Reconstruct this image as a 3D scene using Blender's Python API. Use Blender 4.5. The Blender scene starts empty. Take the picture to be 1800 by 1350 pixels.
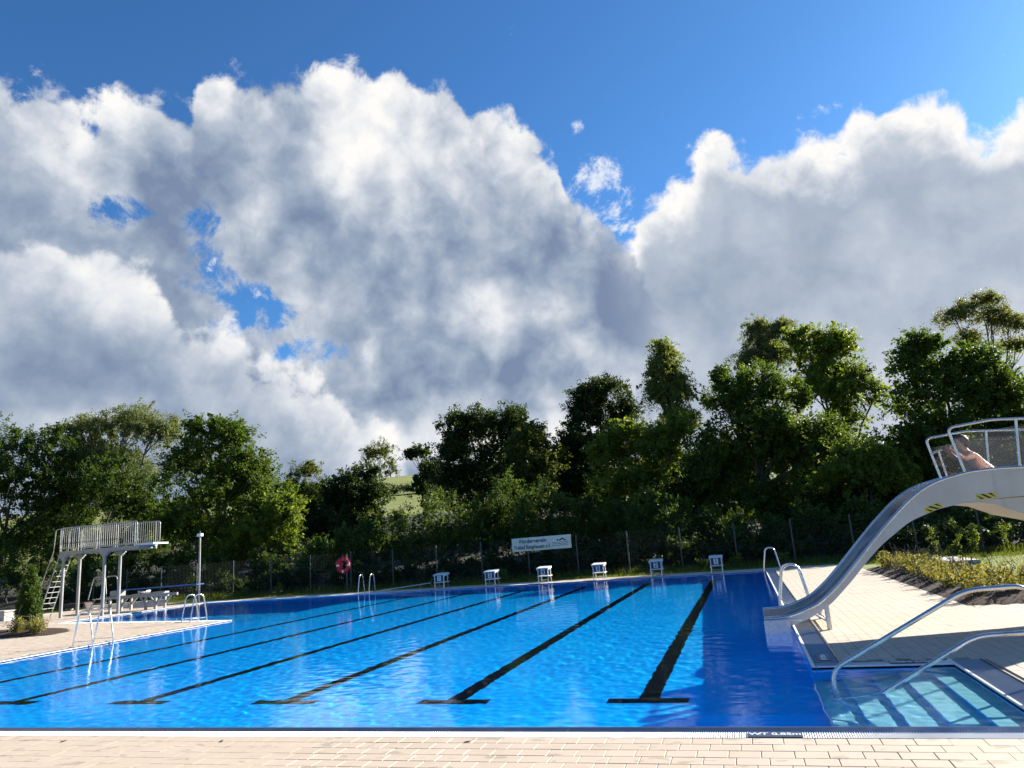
import bpy, bmesh, math, random
import numpy as np
from mathutils import Matrix, Vector
sc = bpy.context.scene
rad = math.radians
# ---------------------------------------------------------------- camera
cam = bpy.data.cameras.new('camera')
camo = bpy.data.objects.new('camera', cam)
sc.collection.objects.link(camo)
sc.camera = camo
cam.sensor_width = 36
cam.lens = 1283.9 / 1800 * 36
cam.clip_start, cam.clip_end = 0.1, 6000
YAW, PITCH, ROLL = 0.287718, 0.216316, -0.073456
CPOS = (-0.5754, -7.4271, 1.7629)
_f = np.array([-math.sin(YAW) * math.cos(PITCH), math.cos(YAW) * math.cos(PITCH), math.sin(PITCH)])
_r = np.array([math.cos(YAW), math.sin(YAW), 0])
_u = np.cross(_r, _f)
_r2 = math.cos(ROLL) * _r + math.sin(ROLL) * _u
_u2 = -math.sin(ROLL) * _r + math.cos(ROLL) * _u
camo.matrix_world = Matrix([[_r2[i], _u2[i], -_f[i], CPOS[i]] for i in range(3)] + [[0, 0, 0, 1]])
# ---------------------------------------------------------------- sun and sky
SUN_AZ, SUN_EL = 42.0, 24.5            # azimuth from +Y towards +X
sdir = Vector((math.sin(rad(SUN_AZ)) * math.cos(rad(SUN_EL)), math.cos(rad(SUN_AZ)) * math.cos(rad(SUN_EL)), math.sin(rad(SUN_EL))))
sun = bpy.data.lights.new('sun', 'SUN')
sun.energy = 5.0
sun.angle = rad(0.53)
sun.color = (1.0, 0.93, 0.82)
sun.cycles.is_caustics_light = True
suno = bpy.data.objects.new('sun', sun)
suno.rotation_euler = sdir.to_track_quat('Z', 'Y').to_euler()
sc.collection.objects.link(suno)
sc.view_settings.view_transform = 'Standard'
sc.view_settings.look = 'None'
sc.view_settings.exposure = 1.5
sc.view_settings.gamma = 1
sc.cycles.use_denoising = True
sc.cycles.max_bounces = 10
sc.cycles.transparent_max_bounces = 12
sc.cycles.blur_glossy = 0.3
sc.cycles.sample_clamp_indirect = 4

world = bpy.data.worlds.new('World')
sc.world = world
world.use_nodes = True


class NB:
    """small helper that writes shader node graphs"""
    def __init__(s, nt):
        s.nt = nt
    def node(s, t, **kw):
        n = s.nt.nodes.new(t)
        for k, v in kw.items():
            setattr(n, k, v)
        return n
    def put(s, sock, v):
        if v is None:
            return
        if isinstance(v, bpy.types.NodeSocket):
            s.nt.links.new(v, sock)
        elif isinstance(v, (tuple, list)):
            sock.default_value = (*v, 1.0) if len(v) == 3 and len(sock.default_value) == 4 else v
        else:
            sock.default_value = v
    def m(s, op, a, b=None, c=None, clamp=False):
        n = s.node('ShaderNodeMath', operation=op, use_clamp=clamp)
        for i, v in enumerate((a, b, c)):
            s.put(n.inputs[i], v)
        return n.outputs[0]
    def add(s, a, b): return s.m('ADD', a, b)
    def sub(s, a, b): return s.m('SUBTRACT', a, b)
    def mul(s, a, b): return s.m('MULTIPLY', a, b)
    def mad(s, a, b, c): return s.m('MULTIPLY_ADD', a, b, c)
    def step(s, x, a, b, o0=0.0, o1=1.0):
        n = s.node('ShaderNodeMapRange', interpolation_type='SMOOTHSTEP')
        for k, v in zip(('Value', 'From Min', 'From Max', 'To Min', 'To Max'), (x, a, b, o0, o1)):
            s.put(n.inputs[k], v)
        return n.outputs[0]
    def lin(s, x, a, b, o0=0.0, o1=1.0):
        n = s.node('ShaderNodeMapRange')
        for k, v in zip(('Value', 'From Min', 'From Max', 'To Min', 'To Max'), (x, a, b, o0, o1)):
            s.put(n.inputs[k], v)
        return n.outputs[0]
    def mix(s, f, a, b, blend='MIX'):
        n = s.node('ShaderNodeMix', data_type='RGBA', blend_type=blend)
        s.put(n.inputs[0], f); s.put(n.inputs[6], a); s.put(n.inputs[7], b)
        return n.outputs[2]
    def noise(s, vec, scale, detail=4, rough=.5, dist=0.0, out=0, lac=2.0):
        n = s.node('ShaderNodeTexNoise')
        s.put(n.inputs['Vector'], vec)
        n.inputs['Scale'].default_value = scale
        n.inputs['Detail'].default_value = detail
        n.inputs['Roughness'].default_value = rough
        n.inputs['Lacunarity'].default_value = lac
        n.inputs['Distortion'].default_value = dist
        return n.outputs[out]
    def voro(s, vec, scale, detail=0, rough=.5, feature='SMOOTH_F1', out='Distance', smooth=.6, rnd=1.0):
        n = s.node('ShaderNodeTexVoronoi', feature=feature)
        s.put(n.inputs['Vector'], vec)
        n.inputs['Scale'].default_value = scale
        n.inputs['Detail'].default_value = detail
        n.inputs['Roughness'].default_value = rough
        n.inputs['Randomness'].default_value = rnd
        if feature == 'SMOOTH_F1':
            n.inputs['Smoothness'].default_value = smooth
        return n.outputs[out]
    def ramp(s, f, stops, interp='LINEAR'):
        n = s.node('ShaderNodeValToRGB')
        n.color_ramp.interpolation = interp
        e = n.color_ramp.elements
        while len(e) < len(stops):
            e.new(0.5)
        for el, (p, c) in zip(e, stops):
            el.position = p
            el.color = (*c, 1)
        s.put(n.inputs[0], f)
        return n.outputs[0]
    def vec(s, x, y, z):
        n = s.node('ShaderNodeCombineXYZ')
        for i, v in enumerate((x, y, z)):
            s.put(n.inputs[i], v)
        return n.outputs[0]
    def sep(s, v):
        n = s.node('ShaderNodeSeparateXYZ')
        s.put(n.inputs[0], v)
        return n.outputs
    def vmath(s, op, a, b=None, scale=None):
        n = s.node('ShaderNodeVectorMath', operation=op)
        s.put(n.inputs[0], a)
        if b is not None: s.put(n.inputs[1], b)
        if scale is not None: s.put(n.inputs['Scale'], scale)
        return n.outputs[0]


def build_sky():
    nt = world.node_tree
    g = NB(nt)
    bg = nt.nodes['Background']
    STR = 0.05
    bg.inputs[1].default_value = STR
    K = 1.0 / (STR * 2 ** sc.view_settings.exposure)      # a displayed value v is written as v*K
    sky = g.node('ShaderNodeTexSky', sky_type='NISHITA')
    sky.sun_disc = False
    sky.sun_elevation = rad(SUN_EL)
    sky.sun_rotation = rad(SUN_AZ)
    sky.altitude = 300
    sky.air_density = 1.0
    sky.dust_density = 0.6
    sky.ozone_density = 2.0
    base = g.mix(1.0, sky.outputs[0], SKY_TINT, 'MULTIPLY')
    d = g.node('ShaderNodeTexCoord').outputs['Generated']
    x, y, z = g.sep(d)
    az0 = g.mul(g.m('ARCTAN2', x, y), 180 / math.pi)
    el0 = g.mul(g.m('ARCSINE', z), 180 / math.pi)
    # shapes of the puffs: fine turbulence shifts the direction before the outlines are read
    big = g.noise(d, 8.0, 2, .5)
    warp = g.vmath('ADD', d, g.vmath('SCALE', g.noise(d, 20.0, 2, .5, out=1), scale=.03))
    bill = g.voro(warp, 13.0, 1.0, .5, 'F1')
    fine = g.noise(d, 27.0, 8, .64, .25)
    sd = tuple(sdir)
    f0 = g.noise(warp, 9.0, 7, .56)
    f1 = g.noise(g.vmath('ADD', warp, tuple(v * .020 for v in sd)), 9.0, 5, .56)
    turb = g.add(g.mul(g.sub(big, .5), 5.0), g.add(g.mul(g.sub(.42, g.mul(bill, bill)), 4.0), g.mul(g.sub(fine, .5), 9.5)))
    wisp = g.noise(d, 13.0, 8, .72, .3)
    # light on the puffs: their height here less their height a little towards the sun
    relief = g.add(g.mul(g.sub(f0, f1), 2.3), g.add(g.mul(g.sub(.35, bill), .8), g.mul(g.sub(fine, .5), .45)))

    def outline(pts):
        n = g.node('ShaderNodeFloatCurve')
        cv = n.mapping.curves[0]
        pts = [(-75.0, 9.0)] + list(pts) + [(45.0, 9.0)]
        while len(cv.points) < len(pts):
            cv.points.new(.5, .5)
        for p, (a, e) in zip(cv.points, pts):
            p.location = ((a + 75) / 120, e / 60)
            p.handle_type = 'AUTO'
        n.mapping.update()
        nt.links.new(g.lin(az0, -75, 45), n.inputs['Value'])
        return g.mul(n.outputs[0], 60)

    def blob(a, e, ra, re, amp=1.0):
        da = g.mul(g.sub(az0, a), 1 / ra)
        de = g.mul(g.sub(el0, e), 1 / re)
        q = g.m('SQRT', g.add(g.mul(da, da), g.mul(de, de)))
        return g.mul(g.step(q, 1.35, .25), amp)

    def layer(curve, k_turb, soft):
        t = g.add(g.sub(outline(curve), el0), g.mul(turb, k_turb))
        return t, g.step(t, 0.0, soft)

    # far bank on the left and middle
    tA, aA = layer(CLOUD_A, 0.60, 1.5)
    for b in GAPS:
        gp = g.add(blob(*b), g.add(g.mul(g.sub(wisp, .5), 3.4), g.mul(g.sub(.35, bill), 1.0)))
        aA = g.mul(aA, g.step(gp, .90, .30))
    aA = g.mul(aA, g.step(az0, -2.0, -8.5))
    tB, aB = layer(CLOUD_B, 0.55, 1.5)
    tC, aC = layer(CLOUD_C, 0.60, 1.8)
    # brightness of each bank
    big2 = g.noise(d, 7.0, 4, .55)
    def total(lst):
        o = lst[0]
        for q in lst[1:]:
            o = g.add(o, q)
        return o
    def rel(t, near, far, w):
        return g.mul(relief, g.step(t, .5, w, near, far))
    sA = total([g.step(tA, 0.2, 7.5, 1.0, .58), rel(tA, .9, .60, 7.0), g.mul(g.sub(big2, .5), .7)] + [blob(*b) for b in SHADE_A])
    sB = total([g.step(tB, 0.2, 4.5, 1.3, .55), rel(tB, .6, .22, 4.0), g.mul(g.sub(big2, .5), .45)] + [blob(*b) for b in SHADE_B])
    sC = total([g.step(tC, 0.3, 9.5, 1.0, .32), rel(tC, .7, .35, 6.0), g.mul(g.sub(big2, .5), .9)] + [blob(*b) for b in SHADE_C])
    stops = [(0.0, (.20, .27, .41)), (.25, (.32, .395, .52)), (.5, (.51, .57, .665)), (.75, (.78, .805, .85)), (1.0, (1.0, .985, .96))]
    stops = [(p, tuple(v * K * .1 for v in c)) for p, c in stops]
    def col(s):
        return g.vmath('SCALE', g.ramp(s, stops), scale=10.0)
    out = base
    frag = 0
    fr = None
    for b in FRAGS:
        q = g.step(g.add(blob(*b), g.mul(g.sub(wisp, .5), 5.5)), .70, 1.5)
        fr = q if fr is None else g.m('MAXIMUM', fr, q)
    out = g.mix(g.mul(fr, .85), out, tuple(v * K for v in (.92, .95, 1.0)))
    out = g.mix(aB, out, col(sB))
    out = g.mix(aA, out, col(sA))
    out = g.mix(aC, out, col(sC))
    nt.links.new(out, bg.inputs[0])


SKY_TINT = (.42, .84, 1.25)
CLOUD_A = [(-53.8, 32.6), (-51.8, 32.6), (-48.9, 31.9), (-47.9, 31.5), (-47.1, 33.1), (-44.4, 33.3), (-41.5, 32.4), (-40.7, 34.4), (-37.7, 36.2), (-32.7, 36.3), (-27.4, 36.8), (-21.6, 35.6), (-18.2, 33.9), (-14.8, 33.1), (-12.0, 31.5), (-11.1, 29.0), (-10.8, 27.3), (-8.4, 25.2), (-6.3, 23.3), (-2.7, 15.4), (4.9, 10.1), (18.2, 5.8), (34.0, 7.1)]
CLOUD_B = [(-60.0, 8.7), (-40.0, 2.7), (-19.2, 6.8), (-16.6, 12.0), (-11.6, 16.0), (-7.3, 22.2), (-5.5, 23.7), (-3.7, 26.2), (-0.6, 27.1), (1.2, 29.9), (3.5, 30.1), (5.5, 28.6), (8.0, 28.2), (11.0, 27.0), (12.5, 28.5), (15.9, 28.0), (18.5, 26.6), (20.8, 24.9), (22.2, 25.0)]
CLOUD_C = [(-53.2, 23.6), (-50.6, 23.8), (-46.3, 23.5), (-44.0, 22.2), (-42.0, 20.1), (-40.6, 18.3), (-38.4, 18.2), (-36.3, 16.2), (-34.2, 14.9), (-31.7, 14.1), (-29.1, 12.3), (-25.7, 9.2), (-21.5, 3.7), (-5.0, 1.0), (24.0, 1.0), (36.0, 5.0)]
GAPS = [(-43.7, 24.2, 6.2, 2.2), (-40.4, 21.0, 3.4, 4.2), (-36.6, 17.8, 6.4, 3.2), (-32.4, 15.6, 4.6, 1.6)]
SHADE_A = [(-27.7, 28.9, 5.7, 4.2, .38), (-41.4, 27.5, 6.0, 3.6, -.22), (-11.0, 22.2, 6.0, 3.0, -.18), (-17.9, 18.5, 6.5, 2.0, .18), (-23.5, 13.4, 14.0, 2.2, -.20), (-14.0, 30.2, 3.6, 3.2, .25), (-23.5, 8.2, 22.0, 1.8, .38), (-5.5, 18.5, 5.0, 5.5, -.55)]
SHADE_B = [(4.3, 18.4, 12.8, 6.0, -.10), (12.0, 8.0, 16.0, 3.5, .05)]
SHADE_C = [(-44.2, 19.1, 6.5, 2.6, .25), (-44.8, 13.6, 10.0, 1.8, -.12), (-48.0, 10.0, 5.0, 1.2, .35)]
FRAGS = [(-7.5, 27.7, 4.4, 2.6), (-5.9, 25.1, 3.2, 2.8), (-9.2, 31.0, .8, .8), (9.6, 28.6, 2.2, .9)]
build_sky()
# ---------------------------------------------------------------- helpers
COL = sc.collection
rng = np.random.default_rng(7)
random.seed(7)


def link(name, me, parent=None):
    o = bpy.data.objects.new(name, me)
    COL.objects.link(o)
    if parent is not None:
        o.parent = parent
    return o


def tag(o, label=None, cat=None, group=None, kind=None):
    if label: o['label'] = label
    if cat: o['category'] = cat
    if group: o['group'] = group
    if kind: o['kind'] = kind
    return o


def thing(name, label, cat, loc=(0, 0, 0), rz=0.0, group=None):
    o = bpy.data.objects.new(name, None)
    o.empty_display_size = 0.2
    COL.objects.link(o)
    o.location = loc
    o.rotation_euler = (0, 0, rz)
    return tag(o, label, cat, group)


def wet(o):
    """receives the light that the rippled water focuses"""
    o.cycles.is_caustics_receiver = True
    return o


def np_mesh(name, V, F, mat, smooth=False, attr=None):
    V = np.ascontiguousarray(V, dtype=np.float32)
    F = np.ascontiguousarray(F, dtype=np.int32)
    me = bpy.data.meshes.new(name)
    me.vertices.add(len(V))
    me.vertices.foreach_set('co', V.ravel())
    me.loops.add(F.size)
    me.loops.foreach_set('vertex_index', F.ravel())
    me.polygons.add(len(F))
    me.polygons.foreach_set('loop_start', np.arange(0, F.size, F.shape[1], dtype=np.int32))
    me.polygons.foreach_set('use_smooth', np.full(len(F), smooth, dtype=bool))
    if attr is not None:
        a = me.attributes.new('tint', 'FLOAT', 'FACE')
        a.data.foreach_set('value', np.ascontiguousarray(attr, dtype=np.float32))
    me.update()
    if mat is not None:
        me.materials.append(mat)
    return me


class MB:
    """collects shapes into one mesh"""
    def __init__(s):
        s.v, s.f, s.sm = [], [], []
    def raw(s, v, f, smooth=False):
        o = len(s.v)
        s.v += [tuple(p) for p in v]
        s.f += [tuple(i + o for i in q) for q in f]
        s.sm += [smooth] * len(f)
        return s
    def box(s, x0, y0, z0, x1, y1, z1, ch=0.0):
        if ch <= 0:
            v = [(x0, y0, z0), (x1, y0, z0), (x1, y1, z0), (x0, y1, z0), (x0, y0, z1), (x1, y0, z1), (x1, y1, z1), (x0, y1, z1)]
            f = [(3, 2, 1, 0), (4, 5, 6, 7), (0, 1, 5, 4), (1, 2, 6, 5), (2, 3, 7, 6), (3, 0, 4, 7)]
            return s.raw(v, f)
        r = lambda e, z: [(x0 + e, y0 + e, z), (x1 - e, y0 + e, z), (x1 - e, y1 - e, z), (x0 + e, y1 - e, z)]
        L = [r(ch, z0), r(0, z0 + ch), r(0, z1 - ch), r(ch, z1)]
        v = sum(L, [])
        f = [(3, 2, 1, 0), (12, 13, 14, 15)]
        for k in range(3):
            for i in range(4):
                j = (i + 1) % 4
                f.append((k * 4 + i, k * 4 + j, k * 4 + 4 + j, k * 4 + 4 + i))
        return s.raw(v, f)
    def obox(s, c, ax, ay, az):
        """box from a centre and three half-axis vectors"""
        c, ax, ay, az = map(Vector, (c, ax, ay, az))
        v = [c + i * ax + j * ay + k * az for k in (-1, 1) for i, j in ((-1, -1), (1, -1), (1, 1), (-1, 1))]
        f = [(3, 2, 1, 0), (4, 5, 6, 7), (0, 1, 5, 4), (1, 2, 6, 5), (2, 3, 7, 6), (3, 0, 4, 7)]
        return s.raw(v, f)
    def tube(s, pts, r, n=10, caps=True, r_end=None, closed=False):
        P = [Vector(p) for p in pts]
        m = len(P)
        rr = [r + ((r_end if r_end is not None else r) - r) * i / max(1, m - 1) for i in range(m)]
        T = []
        for i in range(m):
            a = P[i - 1] if (i > 0 or closed) else P[i]
            b = P[(i + 1) % m] if (i < m - 1 or closed) else P[i]
            T.append((b - a).normalized())
        up = Vector((0, 0, 1)) if abs(T[0].z) < .9 else Vector((1, 0, 0))
        nx = T[0].cross(up).normalized()
        v, f = [], []
        for i in range(m):
            nx = (nx - T[i] * nx.dot(T[i])).normalized()
            ny = T[i].cross(nx)
            for k in range(n):
                a = 2 * math.pi * k / n
                v.append(P[i] + (nx * math.cos(a) + ny * math.sin(a)) * rr[i])
        for i in range(m if closed else m - 1):
            j = (i + 1) % m
            for k in range(n):
                l = (k + 1) % n
                f.append((i * n + k, i * n + l, j * n + l, j * n + k))
        s.raw(v, f, True)
        if caps and not closed:
            s.raw([v[k] for k in range(n)], [tuple(range(n))[::-1]])
            s.raw([v[(m - 1) * n + k] for k in range(n)], [tuple(range(n))])
        return s
    def extrude(s, poly, z0, z1):
        n = len(poly)
        v = [(x, y, z0) for x, y in poly] + [(x, y, z1) for x, y in poly]
        f = [tuple(range(n))[::-1], tuple(range(n, 2 * n))] + [(i, (i + 1) % n, n + (i + 1) % n, n + i) for i in range(n)]
        return s.raw(v, f)
    def mesh(s, name, mat):
        me = bpy.data.meshes.new(name)
        me.from_pydata([tuple(p) for p in s.v], [], s.f)
        me.polygons.foreach_set('use_smooth', s.sm)
        me.update()
        for q in (mat if isinstance(mat, (list, tuple)) else [mat]):
            me.materials.append(q)
        return me
    def build(s, name, mat, parent=None, label=None):
        o = link(name, s.mesh(name, mat), parent)
        if label: o['label'] = label
        return o


def bend(pts, r, k=6):
    """round the corners of a polyline"""
    P = [Vector(p) for p in pts]
    out = [P[0]]
    for i in range(1, len(P) - 1):
        a, b, c = P[i - 1], P[i], P[i + 1]
        u, w = (a - b), (c - b)
        rr = min(r, u.length * .48, w.length * .48)
        p0, p1 = b + u.normalized() * rr, b + w.normalized() * rr
        for q in range(k + 1):
            t = q / k
            out.append(p0 * (1 - t) ** 2 + b * 2 * t * (1 - t) + p1 * t * t)
    out.append(P[-1])
    return out


def copy_tree(o, parent=None):
    c = o.copy()
    COL.objects.link(c)
    c.parent = parent
    for ch in list(o.children):
        copy_tree(ch, c)
    return c


# ---------------------------------------------------------------- materials
MATS = {}


def material(name, fn=None):
    m = bpy.data.materials.new(name)
    m.use_nodes = True
    g = NB(m.node_tree)
    b = m.node_tree.nodes['Principled BSDF']
    g.bsdf = b
    g.obj = g.node('ShaderNodeTexCoord').outputs['Object']
    if fn:
        fn(g, b)
    MATS[name] = m
    return m


def bump(g, b, h, strength=.3, dist=.01):
    n = g.node('ShaderNodeBump')
    n.inputs['Strength'].default_value = strength
    n.inputs['Distance'].default_value = dist
    g.put(n.inputs['Height'], h)
    g.nt.links.new(n.outputs[0], b.inputs['Normal'])


def geo_pos(g):
    return g.node('ShaderNodeNewGeometry').outputs['Position']


def plain(name, col, rough=.6, metal=0.0, var=.0, scale=8.0, bmp=0.0, bscale=60.0):
    def fn(g, b):
        b.inputs['Roughness'].default_value = rough
        b.inputs['Metallic'].default_value = metal
        b.inputs['Base Color'].default_value = (*col, 1)
        p = geo_pos(g)
        if var:
            n = g.noise(p, scale, 5, .6)
            k = g.lin(n, .25, .75, 1 - var, 1 + var)
            g.put(b.inputs['Base Color'], g.vmath('SCALE', g.node('ShaderNodeRGB').outputs[0], scale=k))
            for nd in g.nt.nodes:
                if nd.type == 'RGB':
                    nd.outputs[0].default_value = (*col, 1)
            g.put(b.inputs['Roughness'], g.lin(n, .3, .7, max(0, rough - .08), min(1, rough + .08)))
        if bmp:
            bump(g, b, g.noise(p, bscale, 4, .6), bmp, .004)
    return material(name, fn)


def m_tile(g, b):
    p = geo_pos(g)
    r = g.node('ShaderNodeObjectInfo').outputs['Random']
    cell = g.voro(p, 3.9, 0, .5, 'F1', 'Color')
    v = g.add(g.mul(r, .5), g.mul(g.sep(cell)[0], .5))
    c = g.mix(v, (.425, .338, .250), (.485, .395, .302))
    grain = g.noise(p, 260.0, 3, .7)
    c = g.mix(g.step(grain, .35, .7, 0, .35), c, (.57, .49, .39))
    worn = g.noise(p, 1.6, 5, .6)
    c = g.mix(g.step(worn, .52, .74, 0, .16), c, (.30, .24, .18))
    # dried puddles and foot marks along the pool edge
    q = g.vmath('MULTIPLY', p, (3.2, 5.4, 1.0))
    st = g.noise(q, 1.15, 4, .55, .4)
    c = g.mix(g.step(st, .60, .66, 0, .42), c, (.17, .14, .105))
    g.put(b.inputs['Base Color'], c)
    b.inputs['Roughness'].default_value = .8
    bump(g, b, g.add(grain, g.mul(g.noise(p, 40, 4, .6), .6)), .28, .003)


material('deck_tile', m_tile)
plain('joint_sand', (.31, .265, .205), .95, 0, .2, 30)
plain('white_plastic', (.74, .76, .77), .42, 0, .06, 3)
plain('lip_steel', (.20, .225, .27), .24, .9, .08, 3)
plain('lip_white', (.70, .71, .70), .4, 0, .08, 3)
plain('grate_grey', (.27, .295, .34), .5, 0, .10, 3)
plain('gutter_dark', (.03, .035, .04), .6)


def m_steel(g, b):
    p = geo_pos(g)
    n = g.noise(g.vmath('MULTIPLY', p, (1, 1, 1)), 2.2, 5, .6)
    g.put(b.inputs['Base Color'], g.mix(g.step(n, .3, .7), (.56, .555, .55), (.70, .695, .68)))
    b.inputs['Metallic'].default_value = 1.0
    g.put(b.inputs['Roughness'], g.lin(g.noise(p, 14, 4, .6), .3, .7, .20, .36))


material('steel_tube', m_steel)


def m_sheet(g, b):
    p = geo_pos(g)
    n = g.noise(p, 1.3, 6, .6)
    spots = g.noise(p, 22, 4, .65)
    runs = g.noise(g.vmath('MULTIPLY', p, (9, 9, .5)), 1.0, 4, .6)
    c = g.mix(g.step(n, .3, .7), (.46, .435, .405), (.56, .535, .50))
    c = g.mix(g.step(spots, .60, .75, 0, .25), c, (.31, .295, .275))
    c = g.mix(g.step(runs, .52, .72, 0, .30), c, (.33, .30, .27))
    g.put(b.inputs['Base Color'], c)
    b.inputs['Metallic'].default_value = .3
    g.put(b.inputs['Roughness'], g.lin(n, .3, .7, .34, .50))
    bump(g, b, g.noise(g.vmath('MULTIPLY', p, (1, 1, 1)), .9, 2, .5), .12, .02)


material('slide_steel', m_sheet)
plain('galvanised', (.36, .36, .345), .45, .5, .14, 4)
plain('grey_paint', (.27, .27, .255), .5, .1, .16, 2.5)
plain('white_paint', (.66, .67, .65), .5, 0, .12, 4)
plain('banner_cloth', (.60, .63, .55), .6, 0, .18, 2)
plain('concrete', (.40, .385, .35), .9, 0, .15, 5, .25, 40)


def m_liner(g, b):
    p = geo_pos(g)
    n = g.noise(p, .8, 4, .6)
    c = g.mix(g.step(n, .3, .7), (.003, .41, .90), (.006, .49, .95))
    # welded seams of the sheets
    s = g.m('FRACT', g.mul(g.sep(p)[1], 1 / 2.05))
    c = g.mix(g.step(s, .985, .995, 0, .35), c, (.002, .36, .74))
    g.put(b.inputs['Base Color'], c)
    b.inputs['Roughness'].default_value = .55


material('pool_liner', m_liner)
plain('lane_black', (.003, .006, .013), .7)
for _m in ('lane_black', 'pool_liner'):       # under water these have next to no surface gloss
    MATS[_m].node_tree.nodes['Principled BSDF'].inputs['Specular IOR Level'].default_value = .03


def m_tread(g, b):
    p = geo_pos(g)
    n = g.noise(p, 60, 3, .6)
    g.put(b.inputs['Base Color'], g.mix(n, (.13, .48, .58), (.35, .69, .75)))
    b.inputs['Roughness'].default_value = .7


material('step_tread', m_tread)
MATS['step_tread'].node_tree.nodes['Principled BSDF'].inputs['Specular IOR Level'].default_value = .05


def m_water(g, b):
    g.nt.nodes.remove(b)
    gl = g.node('ShaderNodeBsdfGlass')
    gl.inputs['Roughness'].default_value = 0.0
    gl.inputs['IOR'].default_value = 1.333
    p = geo_pos(g)
    n = g.node('ShaderNodeBump')
    n.inputs['Strength'].default_value = .4
    n.inputs['Distance'].default_value = .0016
    g.put(n.inputs['Height'], g.noise(p, 21.0, 3, .6, .3))
    g.nt.links.new(n.outputs[0], gl.inputs['Normal'])
    g.nt.links.new(gl.outputs[0], g.nt.nodes['Material Output'].inputs[0])


material('pool_water', m_water)


def m_soil(g, b):
    p = geo_pos(g)
    n = g.noise(p, 26, 6, .7)
    c = g.mix(g.step(n, .3, .7), (.018, .010, .007), (.066, .037, .023))
    g.put(b.inputs['Base Color'], c)
    b.inputs['Roughness'].default_value = 1.0
    bump(g, b, n, .9, .05)


material('bark_mulch', m_soil)


def m_ground(g, b):
    p = geo_pos(g)
    n = g.noise(p, .35, 6, .6)
    f = g.noise(p, 9.0, 5, .65)
    c = g.mix(g.step(n, .3, .7), (.115, .145, .014), (.195, .215, .024))
    c = g.mix(g.step(f, .45, .75, 0, .6), c, (.20, .20, .06))
    # dark floor of the wood beyond the fence: leaf mould and ivy
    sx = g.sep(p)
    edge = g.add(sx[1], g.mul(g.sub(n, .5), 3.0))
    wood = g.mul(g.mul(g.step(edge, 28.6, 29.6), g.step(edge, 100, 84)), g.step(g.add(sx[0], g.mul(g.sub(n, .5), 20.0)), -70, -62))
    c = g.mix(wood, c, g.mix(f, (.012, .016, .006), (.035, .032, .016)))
    g.put(b.inputs['Base Color'], c)
    b.inputs['Roughness'].default_value = .95
    bump(g, b, f, .6, .06)


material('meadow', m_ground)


def leafmat(name, c0, c1, trans, rough=.5, gloss=.16):
    m = bpy.data.materials.new(name)
    m.use_nodes = True
    g = NB(m.node_tree)
    b = m.node_tree.nodes['Principled BSDF']
    t = g.node('ShaderNodeAttribute', attribute_name='tint').outputs['Fac']
    c = g.mix(t, c0, c1)
    g.put(b.inputs['Base Color'], c)
    b.inputs['Roughness'].default_value = rough
    b.inputs['Specular IOR Level'].default_value = gloss
    tr = g.node('ShaderNodeBsdfTranslucent')
    tc = g.mix(t, tuple(v * q for v, q in zip(c0, (2.2, 2.1, .8))), tuple(v * q for v, q in zip(c1, (2.2, 2.1, .8))))
    g.put(tr.inputs['Color'], tc)
    mx = g.node('ShaderNodeMixShader')
    mx.inputs[0].default_value = trans
    g.nt.links.new(b.outputs[0], mx.inputs[1])
    g.nt.links.new(tr.outputs[0], mx.inputs[2])
    g.nt.links.new(mx.outputs[0], m.node_tree.nodes['Material Output'].inputs[0])
    MATS[name] = m


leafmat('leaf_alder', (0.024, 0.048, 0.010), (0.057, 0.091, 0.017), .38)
leafmat('leaf_alderlit', (0.032, 0.063, 0.011), (0.086, 0.127, 0.022), .42)  # brighter copy of the alder leaf, with sunlight put into its colour
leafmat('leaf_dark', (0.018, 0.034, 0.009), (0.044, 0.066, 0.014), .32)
leafmat('leaf_oak', (0.048, 0.069, 0.015), (0.101, 0.114, 0.025), .40)
leafmat('leaf_lime', (0.066, 0.109, 0.018), (0.150, 0.188, 0.031), .45)
leafmat('leaf_willow', (0.077, 0.104, 0.042), (0.155, 0.173, 0.078), .36)
leafmat('leaf_birch', (0.080, 0.115, 0.033), (0.167, 0.184, 0.054), .40)
leafmat('leaf_ash', (0.077, 0.099, 0.030), (0.155, 0.159, 0.049), .40)
leafmat('leaf_shrub', (0.025, 0.053, 0.012), (0.072, 0.108, 0.020), .40)
leafmat('leaf_gold', (.130, .125, .026), (.300, .275, .105), .30, .6, .15)
leafmat('leaf_thuja', (0.029, 0.063, 0.010), (0.083, 0.123, 0.020), .25)
leafmat('leaf_grass', (0.057, 0.096, 0.012), (0.164, 0.181, 0.031), .35)


def m_bark(g, b):
    p = geo_pos(g)
    n = g.noise(g.vmath('MULTIPLY', p, (1, 1, .25)), 14, 5, .65)
    g.put(b.inputs['Base Color'], g.mix(g.step(n, .35, .65), (.035, .028, .022), (.11, .092, .074)))
    b.inputs['Roughness'].default_value = .9
    bump(g, b, n, .7, .03)


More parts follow.
